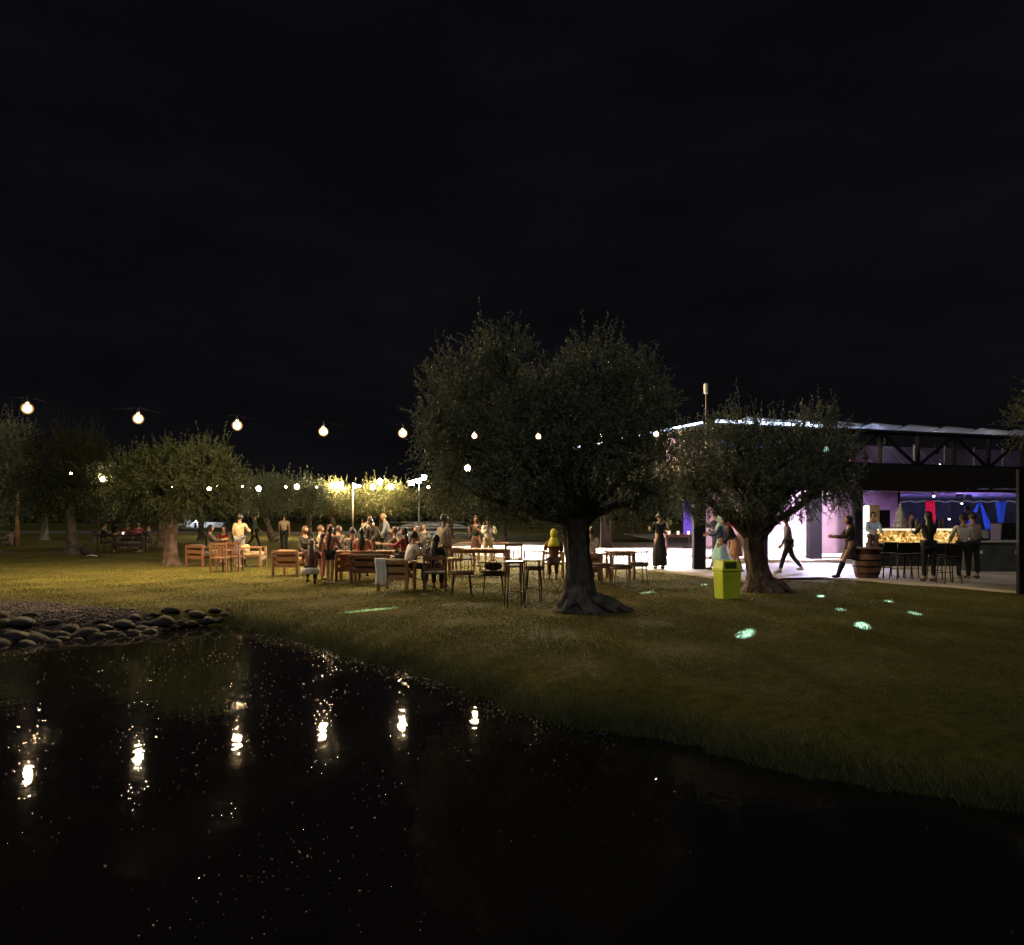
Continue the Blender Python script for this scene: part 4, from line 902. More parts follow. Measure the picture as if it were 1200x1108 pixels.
# left group
bench('short dark bench with pale cushion beside the left olive trunk', 238, 664, .85, R(150), WOODB, CUSHG)
slat_chair('orange wooden chair in front of the man in the peach shirt, left of two', 259, 671, R(180), WOODO)
slat_chair('dark wooden chair in front of the man in the peach shirt, right of two', 273, 670, R(185), WOODB)
table('small low wooden table behind the two wooden chairs of the left group', 266, 660, .8, .7, 0, WOODB, .55)
bench('small bench with beige cushion right of the man in the peach shirt', 296, 665, .8, R(95), WOODO, CUSH)
table('dark picnic table with black clad people around it far left', 143, 645, 2.05, .8, R(4), mat('wood_dark', (.05, .035, .03), .5, .3, 6), .75, name='picnic_table')
bench('dark picnic bench in front of the picnic table far left', 152, 648, 1.4, 0, MATS['wood_dark'], CUSHG, .36, back=False, name='picnic_bench')
p = G(143, 645); 
cup_on((p.x+.15, p.y-.2), .75, emat('candle_cup', (1, .8, .7), 3.5), 'glowing candle cup on the dark picnic table', 'candle', .04, .09)
bottle_on((p.x-.75, p.y), .75, mat('bottle_pale_green', (.3, .4, .3), .2, .1), 'pale green bottle at the left end of the picnic table', 1.2)
# middle group 1
bench('wide armchair with orange cushion left of the crouching woman', 341, 675, .80, R(168), WOODO, CUSHO, .72, name='armchair', cat='armchair')
table('long wooden table in the middle of the seated crowd', 428, 678, 1.55, .8, R(3), WOODB)
bench('wooden armchair at the left end of the crowd table, back to the pond', 408, 681, .55, R(180), WOODO, CUSHO, .6, name='armchair', cat='armchair')
bench('wooden bench at the crowd table, back to the pond', 436, 683, 1.0, R(180), WOODB, CUSHG, .6)
for i, (dx, dy, k, lb) in enumerate([(-.55, .1, 0, 'tall clear glass at the left of the crowd table'), (-.35, -.1, 1, 'green bottle on the left half of the crowd table'), (-.1, .15, 0, 'clear glass in the middle of the crowd table'), (.25, .0, 2, 'amber bottle right of the middle of the crowd table')]):
    p = G(428, 678)
    if k: bottle_on((p.x+dx, p.y+dy), .74, cols[0 if k == 1 else 1], lb)
    else: cup_on((p.x+dx, p.y+dy), .74, cols[2], lb, 'glass')
# middle group 2
bench('light wooden bench with a white towel over its left end', 465, 692, .72, R(172), WOODL, CUSH, .72)
slat_chair('wooden chair with a plain grey seat under the woman in black, back to the pond', 510, 694, R(184), WOODB, None, CUSHG, .80, .52)
table('reddish wooden table in front of the two standing women', 562, 674, 1.75, .85, R(-3), WOODO)
spindle_chair('round spindle chair with pale pad right of the seated long haired woman', 541, 697, R(180), WOODB, BLACKM, None, CUSH, .29)
spindle_chair('round spindle chair with a black bag on its seat', 578, 698, R(182), WOODB, BLACKM, None, CUSHG, .30, .24)
spindle_chair('reddish spindle chair at the left end of the reddish table', 531, 676, R(-60), WOODO, WOODO, None, CUSH)
spindle_chair('reddish spindle chair behind the reddish table, left of two', 546, 664, R(0), WOODO, WOODO, None, CUSHO)
spindle_chair('reddish spindle chair behind the reddish table, right of two', 585, 664, R(5), WOODO, WOODO, None, CUSHO)
slat_chair('tall backed orange wooden chair left of the big trunk, seen over the black bar stools', 601, 684, R(185), WOODO, None, CUSHG, 1.0, .44)
spindle_chair('thin legged spindle chair between black bar stools and the woman in yellow headscarf', 626, 690, R(182), WOODB, BLACKM, None, CUSHG, .24, .40)
slat_chair('light orange wooden chair under the woman in the yellow headscarf', 648, 679, R(180), WOODL, None, None, .74, .56)
def tall_stool(label, px, yb, rz, h=.84, w=.30):
    p = G(px, yb); t = thing('bar_stool', label, 'stool', (p.x, p.y, 0), rz, 'black bar stools left of the big trunk'); a = w/2
    MB().box((0, 0, h), (w+.04, w+.04, .03), bev=.008).build('seat', BLACKM, t)
    for sx in (-1, 1):
        for sy in (-1, 1): MB().tube([(sx*a*.85, sy*a*.85, h-.01), (sx*a*1.1, sy*a*1.1, 0)], .011, 6).build('leg', BLACKM, t)
    mb = MB()
    for z_ in (.28,):
        for s_ in (-1, 1): mb.tube([(-a, s_*a, z_), (a, s_*a, z_)], .007, 5); mb.tube([(s_*a, -a, z_), (s_*a, a, z_)], .007, 5)
    mb.build('footrest', BLACKM, t); return t
tall_stool('tall black bar stool left of the big trunk, nearer of two', 603, 712, R(10))
tall_stool('tall black bar stool left of the big trunk, behind the nearer one', 624, 706, R(-8), .82)
# right of big trunk
table('orange brown table in the row right of the big trunk', 727, 679, .75, .7, R(4), WOODO, .74)
spindle_chair('spindle chair at the left end of the row right of the big trunk', 705, 686, R(170), WOODB, WOODO, None, CUSHG, .30, .30)
spindle_chair('thin legged spindle chair at the right end of the row beyond the big trunk', 748, 684, R(188), WOODB, BLACKM, None, CUSHG, .26, .32)
spindle_chair('spindle chair in the middle of the row right of the big trunk', 728, 688, R(182), WOODB, WOODO, None, CUSHG, .27, .30)
bench('orange wooden bench half hidden behind the big trunk, right side', 691, 682, .6, R(180), WOODO, CUSHO, .6)
# serving table on the terrace
table('long serving table with dark cloth front on the terrace left of the dark column', 797, 652, 1.35, .8, 0, mat('wood_maroon', (.12, .05, .06), .5, .2), .85, z=TZ)
p = G(797, 652, TZ); zt = TZ+.85
for i, dx in enumerate((-.45, -.1, .3)):
    cup_on((p.x+dx, p.y-.1), zt, emat('tealight', (1, .85, .6), 2.0), ['left', 'middle', 'right'][i]+' glowing candle cup on the serving table of the terrace', 'candle', .05, .12)
t = thing('potted_plant', 'feathery potted plant standing on the serving table of the terrace', 'plant', (p.x-.42, p.y+.15, zt+.001))
MB().lathe([(.08, 0), (.11, .16), (.10, .16)], n=12).build('pot', mat('terracotta', (.4, .2, .12), .8, .2), t, True)
rs = random.Random(3); mb = MB()
for i in range(46):
    a = rs.uniform(0, 6.28); l = rs.uniform(.3, .62); k = rs.uniform(.2, .75); e = Vector((math.cos(a)*l*k, math.sin(a)*l*k, .14+l*(1-k*.3))); m_ = Vector((e.x*.4, e.y*.4, .14+l*.6)); s_ = Vector((-math.sin(a), math.cos(a), 0))*.013
    mb.add([Vector((0, 0, .14))-s_*.4, Vector((0, 0, .14))+s_*.4, m_+s_, m_-s_, e], [(0, 1, 2, 3), (3, 2, 4)])
mb.build('leaves', LEAFY, t)
# second serving table further right behind the crowd
table('rear serving table with coloured bottles on the terrace right of the dark column', 836, 646, 1.1, .7, 0, MATS['wood_maroon'], .85, z=TZ)
p = G(836, 646, TZ)
for i, dx in enumerate((-.4, -.15, .1, .35)): bottle_on((p.x+dx, p.y), zt, cols[(1, 0, 2, 1)[i]], ['amber bottle at the left end of the rear serving table', 'green bottle on the rear serving table', 'clear bottle on the rear serving table', 'amber bottle at the right end of the rear serving table'][i], 1.3)
# barrel and bar chairs
p = G(1016, 677, TZ); t = thing('barrel_table', 'brown wooden barrel table between the woman in boots and the bar', 'barrel', p)
mb = MB(); mb.lathe([(.27, 0), (.33, .2), (.35, .38), (.33, .56), (.27, .74)], n=20); mb.build('barrel', mat('barrel_wood', (.17, .08, .045), .5, .3, 8, .2, 20), t, True)
mb = MB()
for z_, r_ in ((.12, .312), (.30, .350), (.46, .350), (.64, .312)): mb.lathe([(r_, z_-.02), (r_+.004, z_), (r_, z_+.02)], n=20)
mb.build('hoop', DARK, t)
MB().lathe([(.37, .742), (.38, .76), (.37, .78)], n=20).build('tabletop', WOODB, t)
chs = [(1040, 677), (1056, 679), (1072, 678), (1100, 681), (1112, 684)]
cl_ = ['black bar chair nearest the barrel table', 'second black bar chair from the barrel table', 'third black bar chair from the barrel table', 'black bar chair just right of the person in black at the bar', 'black bar chair beside the pair in pale tops']
def bar_chair(lb, px, yb):
    p = G(px, yb, TZ); t = thing('bar_chair', lb, 'chair', p, R(180), 'black chairs at the bar')
    MB().box((0, 0, .62), (.40, .38, .05), bev=.015).build('seat', BLACKM, t)
    for sx in (-1, 1):
        for sy in (-1, 1): MB().tube([(sx*.16, sy*.15, .6), (sx*.2, sy*.19, 0)], .016, 6).build('leg', BLACKM, t)
    mb = MB(); mb.box((0, .19, .80), (.38, .025, .26), rx=R(-6), bev=.008)
    for sx in (-1, 1): mb.tube([(sx*.17, .17, .62), (sx*.17, .19, .86)], .012, 6)
    mb.build('backrest', BLACKM, t)
    MB().tube([(-.19, -.17, .25), (.19, -.17, .25)], .01, 6).build('footrest', BLACKM, t)
for lb, (px, yb) in zip(cl_, chs): bar_chair(lb, px, yb)

# lime bin
BIN = mat('lime_plastic', (.62, .78, .05), .45, .1, 3, .05, 30)
p = G(852, 702.5); t = thing('litter_bin', 'lime green plastic litter bin with dark flap opening in front of the forked olive', 'bin', p, R(16))
def taper(mb, w0, d0, w1, d1, z0, z1):
    v = [(-w0/2, -d0/2, z0), (w0/2, -d0/2, z0), (w0/2, d0/2, z0), (-w0/2, d0/2, z0), (-w1/2, -d1/2, z1), (w1/2, -d1/2, z1), (w1/2, d1/2, z1), (-w1/2, d1/2, z1)]
    return mb.add(v, [(3, 2, 1, 0), (4, 5, 6, 7), (0, 1, 5, 4), (1, 2, 6, 5), (2, 3, 7, 6), (3, 0, 4, 7)])
mb = MB(); taper(mb, .37, .33, .43, .38, 0, .57); o = mb.build('body', BIN, t); bv = o.modifiers.new('bevel', 'BEVEL'); bv.width = .018; bv.segments = 3
mb = MB(); taper(mb, .46, .41, .46, .41, .572, .615); taper(mb, .43, .38, .36, .30, .615, .79); o = mb.build('lid', BIN, t); bv = o.modifiers.new('bevel', 'BEVEL'); bv.width = .014; bv.segments = 3
MB().box((-.03, -.1785, .70), (.26, .014, .115), rx=R(-13)).build('flap', mat('flap_green', (.05, .09, .02), .6, .1), t)
MB().box((-.08, -.181, .45), (.045, .008, .03)).build('latch', mat('latch', (.18, .2, .03), .5, .1), t)

# railing behind
rl = thing('railing', 'dark horizontal bar railing along the rear of the terrace', 'railing', (0, 0, 0))
xa, xb, yy_ = W(452, 0, 50).x, W(806, 0, 50).x, 50
mb = MB()
for z_ in (.3, .6, .85, 1.1): mb.tube([(xa, yy_, z_), (xb, yy_, z_)], .022, 5)
mb.build('rails', mat('rail', (.09, .085, .08), .5, .1), rl)
for i in range(12): MB().box((xa+(xb-xa)*i/11, yy_, .56), (.06, .06, 1.12)).build('post', MATS['rail'], rl)
# pale fountain far left and pale boat-like low shapes
t = thing('fountain', 'pale lit fountain figure far behind between the left olive trunks', 'fountain', G(220, 617.5))
mb = MB(); mb.lathe([(1.1, 0), (1.15, .35), (1.0, .4), (.45, .42), (.35, 1.1), (.65, 1.5), (.3, 1.6), (.22, 2.2), (.5, 2.5), (.1, 2.7)], n=16); mb.build('basin', WHITEP, t, True)
MB().ball((-1.35, 0, 1.3), (.22, .22, .5)).build('figure', WHITEP, t, True); MB().lathe([(.3, 0), (.2, .8)], c=(-1.35, 0, 0), n=10).build('pedestal', WHITEP, t)
l = thing('garden_lamp', 'low white lamp lighting the fountain far behind', 'lamp', G(229, 618.5))
MB().lathe([(.12, 0), (.1, .5), (.14, .52), (.14, .6), (.02, .66)], n=12).build('housing', BLACKM, l); MB().ball((0, 0, .72), .10).build('bulb', emat('cool_bulb', (.7, .82, 1), 260), l)
w1 = thing('white_wall', 'long low whitewashed wall catching light far behind the lawn', 'wall', G(229, 618.8)+Vector((0, 3, 0)))
MB().box((0, 0, .28), (4.4, .3, .56)).build('wall', WHITEP, w1); MB().box((0, 0, .59), (4.6, .4, .06)).build('coping', WHITEP, w1)
w2 = thing('white_boat', 'low pale upturned boat lying far behind the railing, right of the mast', 'boat', G(507, 619.5))
mb = MB(); V = []
for j in range(13):
    t_ = j/12*2-1; wv = .8*(1-abs(t_)**2.5); hv = .62*(1-abs(t_)**3)+.08
    for k in range(9): a_ = math.pi*k/8; V.append((t_*4.1, math.cos(a_)*wv, math.sin(a_)*hv))
mb.add(V, [(j*9+k, (j+1)*9+k, (j+1)*9+k+1, j*9+k+1) for j in range(12) for k in range(8)]); mb.build('hull', WHITEP, w2, True)
MB().box((0, 0, .70), (7.0, .07, .06)).build('keel', WHITEP, w2)
# bag and towel, little things
t = thing('handbag', 'black handbag lying on the round spindle chair seat', 'bag', G(578, 698)+Vector((0, 0, .531)))
MB().ball((0, 0, .085), (.20, .11, .088), 14, 8).build('body', cloth('black', (.012, .012, .014)), t, True); MB().tube([(-.12, 0, .14), (-.07, 0, .21), (.05, 0, .22), (.12, 0, .14)], .01, 6).build('strap', MATS['cloth_black'], t)
# towel draped over bench arm (solid folded cloth)
bt = G(465, 692); V = []
for i in range(17):
    s_ = i/16
    for j in range(9):
        q = j/8; x_ = -.12+.24*q+.02*math.sin(s_*6)
        if s_ < .62: y_, z_ = -.035-.018*math.sin(q*13), .13+.56*(s_/.62)+.03*math.sin(q*7)*(1-s_)
        elif s_ < .74: y_, z_ = -.035+(s_-.62)/.12*.085, .70+.02*math.sin((s_-.62)/.12*3.14)
        else: y_, z_ = .05+.02*math.sin(q*11), .70-.22*(s_-.74)/.26
        V.append((x_, y_, z_))
mb = MB(); mb.add(V, [(i*9+j, (i+1)*9+j, (i+1)*9+j+1, i*9+j+1) for i in range(16) for j in range(8)])
o = mb.build('towel', cloth('white_towel', (.80, .77, .72)), None, True); o.location = (bt.x-.30, bt.y-.33, .012); o.modifiers.new('thickness', 'SOLIDIFY').thickness = .012
tag(o, 'white towel draped over the back of the light wooden bench at its left end', 'towel')
t = thing('backpack', 'dark backpack lying on the grass right of the unlit left trunk', 'bag', G(100, 651), .3)
MB().box((0, 0, .2), (.34, .24, .4), bev=.07).build('body', cloth('pack_dark', (.03, .02, .025)), t, True); MB().tube([(-.08, 0, .39), (0, 0, .46), (.08, 0, .39)], .012, 6).build('handle', MATS['cloth_black'], t)
t = thing('jacket', 'crumpled dark jacket with pale lining lying on the grass by the backpack', 'jacket', G(111, 653), 0)
rs = random.Random(8); mb = MB(); V = []
for i in range(11):
    for j in range(9): V.append((-.36+.072*i+rs.uniform(-.02, .02), -.22+.055*j+rs.uniform(-.02, .02), .02+.13*math.sin(i/10*3.14)*math.sin(j/8*3.14)*rs.uniform(.5, 1.1)))
mb.add(V, [(i*9+j, (i+1)*9+j, (i+1)*9+j+1, i*9+j+1) for i in range(10) for j in range(8)]); mb.build('body', cloth('jacket_mix', (.03, .025, .025)), t, True); MB().tube([(-.2, -.2, .05), (0, -.24, .08), (.22, -.2, .04)], .03, 7).build('lining', cloth('pale', (.6, .55, .48)), t, True)

# ------------------------------------------------------------------ people
PEND = []
def skin_obj(name, verts, edges, rads, m, parent, root=0, sub=1, extra=None):
    me = bpy.data.meshes.new(name); me.from_pydata([tuple(v) for v in verts], edges, []); me.update()
    o = link(name, me, None, parent); s = o.modifiers.new('skin', 'SKIN'); s.use_smooth_shade = True
    sv = me.skin_vertices[0].data
    for i, r_ in enumerate(rads):
        sv[i].radius = r_ if hasattr(r_, '__len__') else (r_, r_)
        sv[i].use_root = (i == root)
    ss = o.modifiers.new('subdivision', 'SUBSURF'); ss.levels = sub; ss.render_levels = sub
    PEND.append((o, m, extra)); return o
def person(label, px, yb, H=1.72, face=0, thigh=(0, 0), knee=(0, 0), lean=0, arms=((5, 8, 15), (5, 8, 15)), top=(.4, .4, .4), bottom=(.02, .02, .03), topname=None, hair=HAIRD, hairlen=0, hijab=None, sleeve='long', legs='trousers', shoe=(.03, .03, .03), nod=0, skirt=None, skirt_len=1.0, zb=0, pelz=None, coat=0, loc_=None, headturn=0, skin=SKIN, botm=None, topm=None, boots=None):
    p = loc_ or G(px, yb, zb); t = thing('person', label, 'person', (p[0], p[1], zb), R(face))
    SH_, TH = .245, .245; L_ = R(lean)
    def legpts(s, th, kn):
        th = R(th); sh = th-R(kn); hip = Vector((s*.052, 0, 0)); k = hip+Vector((s*.008, math.sin(th), -math.cos(th)))*TH; a = k+Vector((0, math.sin(sh), -math.cos(sh)))*SH_
        return hip, k, a
    lg = [legpts(s, thigh[i], knee[i]) for i, s in enumerate((-1, 1))]
    pz = -min(l[2].z for l in lg)+.042 if pelz is None else pelz/H
    P = Vector((0, 0, pz)); up = Vector((0, math.sin(L_), math.cos(L_))); fw = Vector((0, math.cos(L_), -math.sin(L_)))
    waist = P+up*.095; chest = P+up*.20; neck0 = P+up*.285; neck = P+up*.325; N2 = L_*.6+R(nod)
    hup = Vector((0, math.sin(N2), math.cos(N2))); hfw = Vector((0, math.cos(N2), -math.sin(N2)))
    headc = neck+hup*.068+hfw*.012
    A = []
    for i, s in enumerate((-1, 1)):
        pit, abd, el = [R(v) for v in arms[i]]; sh = P+up*.272+Vector((s*.098, 0, 0))
        d1 = Vector((s*math.sin(abd)*math.cos(pit*.3), 0, 0))+(fw*math.sin(pit)-up*math.cos(pit))*math.cos(abd); d1.normalize()
        e = sh+d1*.165; pe = pit+el; inn = -s*.35*min(1, math.sin(max(el, 0)))
        d2 = (fw*math.sin(pe)-up*math.cos(pe))+Vector((inn+s*math.sin(abd)*.5, 0, 0)); d2.normalize(); w_ = e+d2*.145
        A.append((sh, e, w_, d2))
    # ---- body: one skinned surface
    V = [P+up*.02, waist, chest, neck0, neck, headc]; Rr = [.066, .056, .068, .034, .030, .034]; E = [(0, 1), (1, 2), (2, 3), (3, 4), (4, 5)]
    def chain(st, pts, rs_):
        a = st
        for q, r_ in zip(pts, rs_): V.append(q); Rr.append(r_); E.append((a, len(V)-1)); a = len(V)-1
        return a
    for i in range(2):
        hip, k, a = [q+P for q in lg[i]]; toe = a+Vector((0, .075, -.018)); chain(0, [hip, (hip+k)/2, k, (k*.65+a*.35), a, toe], [.050, .044, .032, .032, .020, .018])
    for i in range(2):
        sh, e, w_, d2 = A[i]; s = (-1, 1)[i]; wi = chain(2, [sh, e, w_], [.030, .023, .015])
        side = d2.cross(Vector((s, 0, .2))).normalized(); pal = w_+d2*.030; V.append(pal); Rr.append(.018); E.append((wi, len(V)-1)); pi_ = len(V)-1
        curl = Vector((-s*.35, 0, 0))
        for f, (off, ln) in enumerate(((-.019, .036), (-.006, .042), (.007, .039), (.019, .030))):
            b0 = pal+side*off+d2*.022; chain(pi_, [b0, b0+(d2+curl*.4).normalized()*ln*.5, b0+(d2+curl*.4).normalized()*ln*.5+(d2+curl*1.4).normalized()*ln*.45], [.0065, .0055, .0045])
        b0 = w_+d2*.014-side*.016; chain(wi, [b0-side*.008+d2*.008, b0-side*.018+d2*.028], [.0065, .005])
    V = [v*H for v in V]; Rr = [r_*H for r_ in Rr]
    # head mesh
    hm = MB(); tr = R(headturn)
    hm.m = 0; hm.ball((0, 0, 0), 1.0, 16, 12); hv = []
    for v in hm.v:
        x, y, z = v; 
        if z < 0: x *= 1-.30*(-z); y *= 1-.10*(-z)
        if y > .75 and abs(x) < .32 and -.35 < z < .12: y += .16*(1-abs(x)/.32)
        if y > .6 and -.9 < z < -.6: y += .08
        if y > .6 and .1 < z < .3: y += .03
        hv.append((x*.044, y*.056, z*.066))
    hm.v = hv
    for s in (-1, 1): hm.ball((s*.044, -.004, -.004), (.007, .012, .017), 7, 5)
    hm.m = 1
    for s in (-1, 1): hm.ball((s*.016, .0515, .004), (.0055, .003, .0035), 6, 4)
    hm.m = 2; hm.ball((0, .0525, -.030), (.013, .003, .0035), 7, 4)
    def hx(v):
        v = Vector(v); c, s_ = math.cos(tr), math.sin(tr); v = Vector((v.x*c-v.y*s_, v.x*s_+v.y*c, v.z))
        return (headc+Vector((1, 0, 0))*v.x+hfw*v.y+hup*v.z)*H
    hm.v = [tuple(hx(v)) for v in hm.v]
    skin_obj('body', V, E, Rr, [skin, EYEM, LIPM], t, extra=hm)
    # ---- hair or scarf
    mb = MB(); mb.ball((0, 0, 0), 1.0, 14, 10); hv = []
    big = hijab is not None
    for v in mb.v:
        x, y, z = v; k = 1.16 if big else 1.10
        fx = x*.047*k; fy = y*.059*k-.006; fz = z*.069*k+.004
        if y > .35 and z < .42: fy = min(fy, .030 if not big else .036); fx *= .97
        if z < -.15 and not big and hairlen == 0: fz = max(fz, -.022)
        hv.append((fx, fy, fz))
    mb.v = [tuple(hx(v)) for v in hv]
    if hairlen:
        pts = [headc-hfw*.022+hup*.012, neck-hfw*.034, chest-fw*.055+up*.04, chest-fw*.075-up*(hairlen*.12)]
        mb.tube([q*H for q in pts], [.036*H, .050*H, .048*H, .018*H], 10, ry=.55)
    if big:
        mb.tube([q*H for q in (neck+hup*.02, neck0+fw*.004, chest+up*.045, chest+up*.01)], [.048*H, .075*H, .098*H, .100*H], 14, ry=1.0)
    mb.build('headscarf' if big else 'hair', hijab or hair, t, True)
    # ---- clothing
    tm = topm or cloth(topname or ('top_%02d%02d%02d' % tuple(int(c*99) for c in top)), top)
    V = [P+up*.01, waist, chest, P+up*.272]; Rr = [.076, .070, .080, .046]; E = [(0, 1), (1, 2), (2, 3)]
    if coat: V.append(P-up*.05*coat); Rr.append(.088); E.append((0, 4))
    for i in range(2):
        sh, e, w_, d2 = A[i]
        if sleeve == 'long': chain(2, [sh, e, e.lerp(w_, .92)], [.041, .033, .025])
        elif sleeve == 'short': chain(2, [sh, sh.lerp(e, .75)], [.041, .036])
        else: chain(2, [sh.lerp(chest, .12)], [.036])
    skin_obj('top', [v*H for v in V], E, [r_*H for r_ in Rr], tm, t)
    bm_ = botm or cloth('bot_%02d%02d%02d' % tuple(int(c*99) for c in bottom), bottom)
    if skirt is None:
        V = [P+up*.015]; Rr = [.070]; E = []
        for i in range(2):
            hip, k, a = [q+P for q in lg[i]]
            if legs == 'trousers': chain(0, [hip, (hip+k)/2, k, a.lerp(k, .12)], [.056, .051, .040, .033])
            else: chain(0, [hip, hip.lerp(k, .6)], [.056, .052])
        skin_obj('trousers' if legs == 'trousers' else 'shorts', [v*H for v in V], E, [r_*H for r_ in Rr], bm_, t)
    else:
        r0, r1 = skirt; k0 = (lg[0][1]+lg[1][1])/2+P; a0 = (lg[0][2]+lg[1][2])/2+P; mb = MB()
        hem = k0.lerp(a0, max(0, skirt_len*2-1)) if skirt_len > .5 else P.lerp(k0, skirt_len*2)
        pts = [P+up*.07, P, P.lerp(k0, .5*min(1, skirt_len*2)), k0 if skirt_len > .5 else P.lerp(k0, skirt_len*1.6), hem]; ph = random.Random(label).uniform(0, 6)
        mb.tube([q*H for q in pts], [.062*H, .078*H, (r0*.5+.045)*H, (r0*.4+r1*.6)*H, r1*H], 26, fn=lambda th, i, q: 1+.05*i/4*2*math.sin(7*th+ph)); mb.build('skirt', bm_, t, True)
    mb = MB()
    for i in range(2):
        a = (lg[i][2]+P)*H; mb.ball(a+Vector((0, .035*H, -.020*H)), (.026*H, .072*H, .022*H), 10, 6)
    if boots:
        for i in range(2): k_, a_ = (lg[i][1]+P)*H, (lg[i][2]+P)*H; mb.tube([k_.lerp(a_, .12), k_.lerp(a_, .4), k_.lerp(a_, .8), a_+Vector((0, .01*H, -.02*H))], [.040*H, .042*H, .031*H, .028*H], 10)
    mb.build('shoes', cloth('shoe_%02d%02d%02d' % tuple(int(c*99) for c in shoe), shoe), t, True)
    return t
SIT = dict(thigh=(84, 86), knee=(84, 88)); ST = dict(thigh=(3, -3), knee=(2, 4))
def sit(label, px, yb, face, z=.54, **k):
    a = dict(SIT); a.update(k); a.setdefault('pelz', z); return person(label, px, yb, face=face, **a)
HOLD = ((40, 6, 75), (38, 6, 80)); DOWN = ((4, 8, 12), (6, 8, 14)); TBL = ((45, 10, 55), (40, 10, 60))
K = (.012, .012, .014)
# left group
person('standing man in a peach shirt and grey trousers seen from behind', 281, 665, 1.72, -8, top=(.62, .40, .26), bottom=(.22, .22, .24), shoe=(.6, .58, .55), arms=((8, 10, 20), (35, 6, 60)), **ST)
person('man in a dark green jacket walking behind the left group', 298, 645, 1.78, -60, (25, -18), (10, 25), 3, arms=((25, 8, 20), (-15, 8, 20)), top=(.05, .10, .06), bottom=K, shoe=(.05, .05, .05))
person('standing man in a tan top with dark trousers seen from behind', 333, 649, 1.72, 5, top=(.42, .33, .22), bottom=K, hair=HAIRD, sleeve='short', **ST)
sit('woman in a dark grey top sitting on the short bench by the left olive', 246, 662, -70, top=(.09, .075, .07), bottom=(.05, .04, .04), hairlen=1, arms=TBL)
sit('person in a dark red top sitting at the low table of the left group', 262, 655, 180, top=(.25, .03, .03), bottom=K, arms=TBL, z=.45)
# far left table
for i, (px, y, f, tp, lb) in enumerate([(121, 648, -60, K, 'leftmost black clad person at the dark picnic table'), (150, 643, 175, (.10, .03, .04), 'person in dark maroon sitting behind the picnic table'), (163, 643, 185, (.30, .05, .07), 'person in a red and white striped top at the picnic table'), (174, 647, 75, (.04, .04, .06), 'rightmost dark clad person at the picnic table')]):
    sit(lb, px, y, f, top=tp, bottom=(.04, .04, .05), arms=TBL, z=.5, shoe=(.5, .5, .5) if i == 3 else (.03, .03, .03), hairlen=1 if i in (1, 2) else 0)
person('tall person in black standing behind the left end of the picnic table', 134, 638, 1.75, 160, top=K, bottom=K, arms=HOLD, **ST)
sit('pale dressed person sitting on the grass behind the leftmost trunk', 13, 640, 80, top=(.35, .28, .25), bottom=(.2, .15, .13), z=.12, thigh=(100, 95), knee=(120, 110), arms=TBL)
# middle group 1
person('long haired woman crouching with a white garment tied round her waist', 364, 685, 1.66, 10, (95, 88), (140, 135), 22, arms=((55, 12, 40), (50, 12, 45)), top=(.20, .07, .06), bottom=(.02, .02, .025), hair=HAIRB, hairlen=2.2, sleeve='short', pelz=.36)
wr = G(364, 685); o = MB(); o.lathe([(.20, 0), (.235, .05), (.225, .12), (.19, .16)], n=22); q = o.build('tied_garment', cloth('white_tied', (.68, .66, .62)), None, True); q.location = (wr.x, wr.y-.02, .25); tag(q, 'white garment tied round the waist of the crouching woman', 'garment')
person('girl with bare legs and white shoes standing by the crouching woman', 387, 684, 1.42, -20, top=(.50, .22, .18), bottom=(.03, .035, .05), legs='shorts', shoe=(.72, .68, .62), hair=HAIRB, hairlen=1.2, arms=HOLD, **ST)
person('small girl in a pink top standing left of the girl with bare legs', 378, 680, 1.22, -40, top=(.60, .28, .24), bottom=(.42, .14, .12), hair=HAIRB, hairlen=1, arms=HOLD, **ST)
sit('long haired woman in black sitting behind the orange armchair', 357, 668, -120, top=K, bottom=K, hair=HAIRB, hairlen=1.8, arms=TBL)
sit('person in a light grey top sitting left of the crowd table', 375, 664, -80, top=(.5, .48, .42), bottom=(.06, .05, .06), arms=TBL, hair=HAIRB)
sit('red haired woman in a rust top behind the girl with bare legs', 386, 660, -90, top=(.42, .16, .10), bottom=(.06, .05, .06), arms=HOLD, hair=HAIRB, hairlen=1)
sit('person in dark navy at the left end of the crowd table', 396, 665, -80, top=(.03, .03, .045), bottom=K, arms=TBL)
sit('dark haired woman in a rusty brown top sitting with her back to the pond', 424, 678, 4, top=(.45, .20, .12), bottom=(.03, .03, .04), hair=HAIRD, hairlen=.6, arms=TBL)
sit('dark haired person in a grey top sitting at the crowd table with back turned', 413, 675, 8, top=(.20, .19, .20), bottom=(.03, .03, .04), arms=TBL)
person('woman in a white top holding a phone up among the standing people', 433, 652, 1.66, 170, top=(.72, .66, .58), bottom=(.05, .03, .03), hair=HAIRB, hairlen=.8, arms=((60, 14, 85), (50, 14, 95)), **ST)
person('tall dark coated person bending forward over the crowd table', 444, 668, 1.74, 150, (5, -8), (5, 5), 38, arms=((60, 8, 30), (40, 8, 20)), top=(.025, .022, .02), bottom=(.025, .022, .02), coat=1)
person('fair haired man in a slate blue jacket leaning towards the crowd', 456, 656, 1.76, 105, (6, -10), (4, 6), 18, arms=((30, 8, 20), (20, 10, 25)), top=(.24, .27, .36), bottom=(.04, .04, .06), hair=HAIRF)
sit('person in an olive brown top sitting right of the bending figure', 463, 672, 90, top=(.14, .11, .07), bottom=(.04, .04, .04), arms=TBL, hair=HAIRB)
sit('dark haired person in a maroon top sitting next to the man in white', 474, 674, 80, top=(.20, .04, .045), bottom=K, arms=TBL, hairlen=.5)
sit('woman with dark red hair facing the man in white', 488, 668, 170, top=(.05, .03, .035), bottom=K, arms=TBL, hair=HAIRB, hairlen=1)
